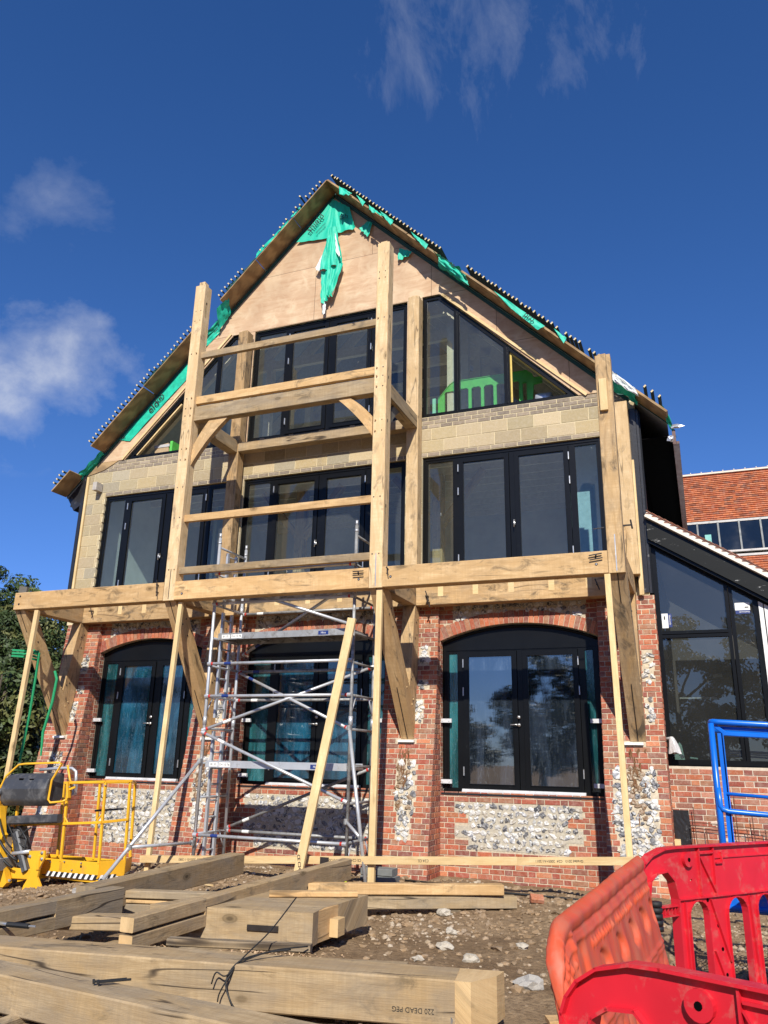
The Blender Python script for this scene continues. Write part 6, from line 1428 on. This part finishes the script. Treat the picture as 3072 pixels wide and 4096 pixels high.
# green lifting slings on the far left bracket
def sling(pts,l,w_=.045):
    m=MB(); P=[Vector(p) for p in pts]
    m.tube(P,[.024]*(len(P)-1)+[.016],8)
    o=m.build('lifting_sling',[strap]); tag(o,l,'sling','green slings on the bracket'); return o
sling([(-6.20,-1.50,3.12),(-5.97,-1.50,3.02),(-5.99,-1.48,2.6),(-6.02,-1.46,2.0),(-6.07,-1.45,1.45),(-6.09,-1.45,1.21)],'bright green sling hanging lower, left of the two')
sling([(-5.80,-1.25,2.74),(-5.73,-1.25,2.60),(-5.74,-1.27,2.2),(-5.84,-1.28,1.7),(-5.80,-1.29,1.32)],'darker green sling hanging on the right of the two')
m=MB()
for z in (2.96,3.01,3.06):
    m.bar((XL-.03,-1.60,z+.02),(XL+PW+.03,-1.59,z),.03,.035,(0,0,1),.004); m.bar((XL+PW+.02,-1.60,z),(XL+PW+.02,-1.25,z-.02),.012,.035,(0,0,1),0)
m.bar((-6.22,-1.6,3.0),(-5.97,-1.51,3.06),.03,.03); o=m.build('lifting_sling',[strap]); tag(o,'green sling wrapped round the far left bracket','sling','green slings on the bracket')

# ------------------------------------------------------------------ TREES
def leafmat(name,a,b_,c):
    m,nt,b=nm(name); at=nt.nodes.new('ShaderNodeAttribute'); at.attribute_name='Col'
    link(nt,at.outputs['Color'],b.inputs['Base Color']); b.inputs['Roughness'].default_value=.55; b.inputs['Specular IOR Level'].default_value=.35
    return m
leafm=leafmat('leaf',0,0,0); bark=simple('bark',(.09,.07,.05),.95,bumps=.6)
def crown(par,c,rad,n,ls,pal,seed,lump=1.0,squash=.6,hang=0):
    g=np.random.default_rng(seed); nb=max(10,int(n/260)); c=np.array(c); rad=np.array(rad)
    # clump centres near the shell of an uneven ellipsoid
    u=g.normal(size=(nb,3)); u/=np.linalg.norm(u,axis=1)[:,None]; rr=(.55+.45*g.random(nb))[:,None]; cc=c+u*rad*rr
    k=g.integers(0,nb,n); base=cc[k]; cr=(.28+.5*g.random(nb))*lump
    d=g.normal(size=(n,3)); d/=np.linalg.norm(d,axis=1)[:,None]; p=base+d*(cr[k]*(.5+.5*g.random(n)))[:,None]*np.array([1,1,squash])
    p[:,2]-=hang*g.random(n)**2
    nrm=d+g.normal(size=(n,3))*.6+np.array([0,0,.35]); nrm/=np.linalg.norm(nrm,axis=1)[:,None]
    t=g.normal(size=(n,3)); t-=nrm*(t*nrm).sum(1)[:,None]; t/=np.linalg.norm(t,axis=1)[:,None]; b=np.cross(nrm,t)
    s=(ls*(.6+.8*g.random(n)))[:,None]
    V=np.stack([p-t*s,p+b*s*.45,p+t*s,p-b*s*.45],1).reshape(-1,3)
    me=bpy.data.meshes.new('crown'); me.vertices.add(4*n); me.vertices.foreach_set('co',V.ravel()); me.loops.add(4*n); me.loops.foreach_set('vertex_index',np.arange(4*n)); me.polygons.add(n); me.polygons.foreach_set('loop_start',np.arange(n)*4); me.polygons.foreach_set('loop_total',np.full(n,4))
    pal=np.array(pal); pc=pal[g.integers(0,len(pal),nb)][k]*(.75+.5*g.random(n))[:,None]
    col=np.ones((n,4,4)); col[:,:,:3]=pc[:,None,:]; ca=me.color_attributes.new('Col','FLOAT_COLOR','CORNER'); ca.data.foreach_set('color',col.ravel())
    me.materials.append(leafm); me.update(); me.validate(); o=bpy.data.objects.new('crown',me); C.objects.link(o); o.parent=par; return o
def tree(x,y,h,rad,n,ls,pal,seed,label,group,low=.15,lump=1.0,limbs=6,hang=0,squash=.6):
    t=thing('tree',label,'tree',group); random.seed(seed); z0=-.3
    m=MB(); tr=[(x,y,z0),(x+random.uniform(-.1,.1),y,h*.3),(x+random.uniform(-.3,.3),y+random.uniform(-.2,.2),h*.6),(x+random.uniform(-.4,.4),y,h*.88)]
    m.tube(tr,[.22,.17,.11,.03],9); m.build('trunk',bark,t,True)
    for k in range(limbs):
        a=6.28*k/limbs+random.uniform(-.4,.4); zb=h*random.uniform(.22,.6); p=Vector((x,y,zb)); q=p+Vector((math.cos(a)*rad[0]*.75,math.sin(a)*rad[1]*.75,rad[2]*random.uniform(.25,.7))); mid=p.lerp(q,.5)+Vector((0,0,-.1)); m=MB(); m.tube([p,mid,q],[.08,.05,.015],6); m.build('limb',bark,t,True)
    crown(t,(x,y,h*(.5+low)),rad,n,ls,pal,seed,lump,squash,hang); return t
G1=[(.052,.080,.022),(.074,.10,.028),(.040,.062,.018),(.115,.12,.036),(.030,.046,.015)]; G2=[(.10,.12,.03),(.07,.10,.025),(.13,.12,.04),(.05,.08,.02)]
grp='trees left of the house'
tree(-13.3,5.2,5.6,(2.2,2.0,3.0),48000,.062,G1,11,'dark bushy tree reaching the ground right beside the left end of the house',grp,-.02,1.0)
tree(-16.2,6.6,7.2,(2.3,2.0,3.9),48000,.065,G1+G2,12,'tallest yellowish green tree top at the left above the oak beam',grp,-.03,1.05)
tree(-11.2,2.6,3.4,(1.5,1.4,2.1),16000,.08,G1,13,'low dark bush in front of the trees at the left edge',grp,-.05,.9)
tree(-14.0,9.5,7.4,(2.0,2.0,3.6),20000,.09,G2,14,'small tree top showing just above the beam next to the block wall',grp,.0,.9)
grp='trees across the yard behind the camera'
RT=[(-3.2,-30,7.6,(2.6,2.4,3.2)),(3.6,-31,9.2,(3.4,3,4.2)),(8.6,-33,10.5,(3.6,3,4.6)),(14.5,-32,10.0,(3.6,3,4.4)),(.3,-34,6.0,(2.6,2.4,2.6)),(-11,-36,5.0,(3.5,2.6,2.4)),(-20,-34,8.5,(4,3,3.8)),(-31,-30,9.,(4.5,3.5,4)),(-42,-26,9.5,(5,4,4.4)),(21,-30,10,(4,3,4.6))]
LB=['tree with a round crown reflected in the right hand ground floor door','broad tree reflected in the lower extension pane','tall tree reflected in the extension glass','tree reflected at the right edge of the extension glass','low bush reflected at the bottom of the right hand door','low hedge tree reflected beside the middle door','tree reflected in the middle ground floor door','tree reflected in the left ground floor door','far tree reflected at the left edge of the left door','tree reflected beyond the extension']
for k,((x,y,h,r3),l) in enumerate(zip(RT,LB)): tree(x,y,h,r3,16000,.12,G1,40+k,l,grp,.02,1.5,5)
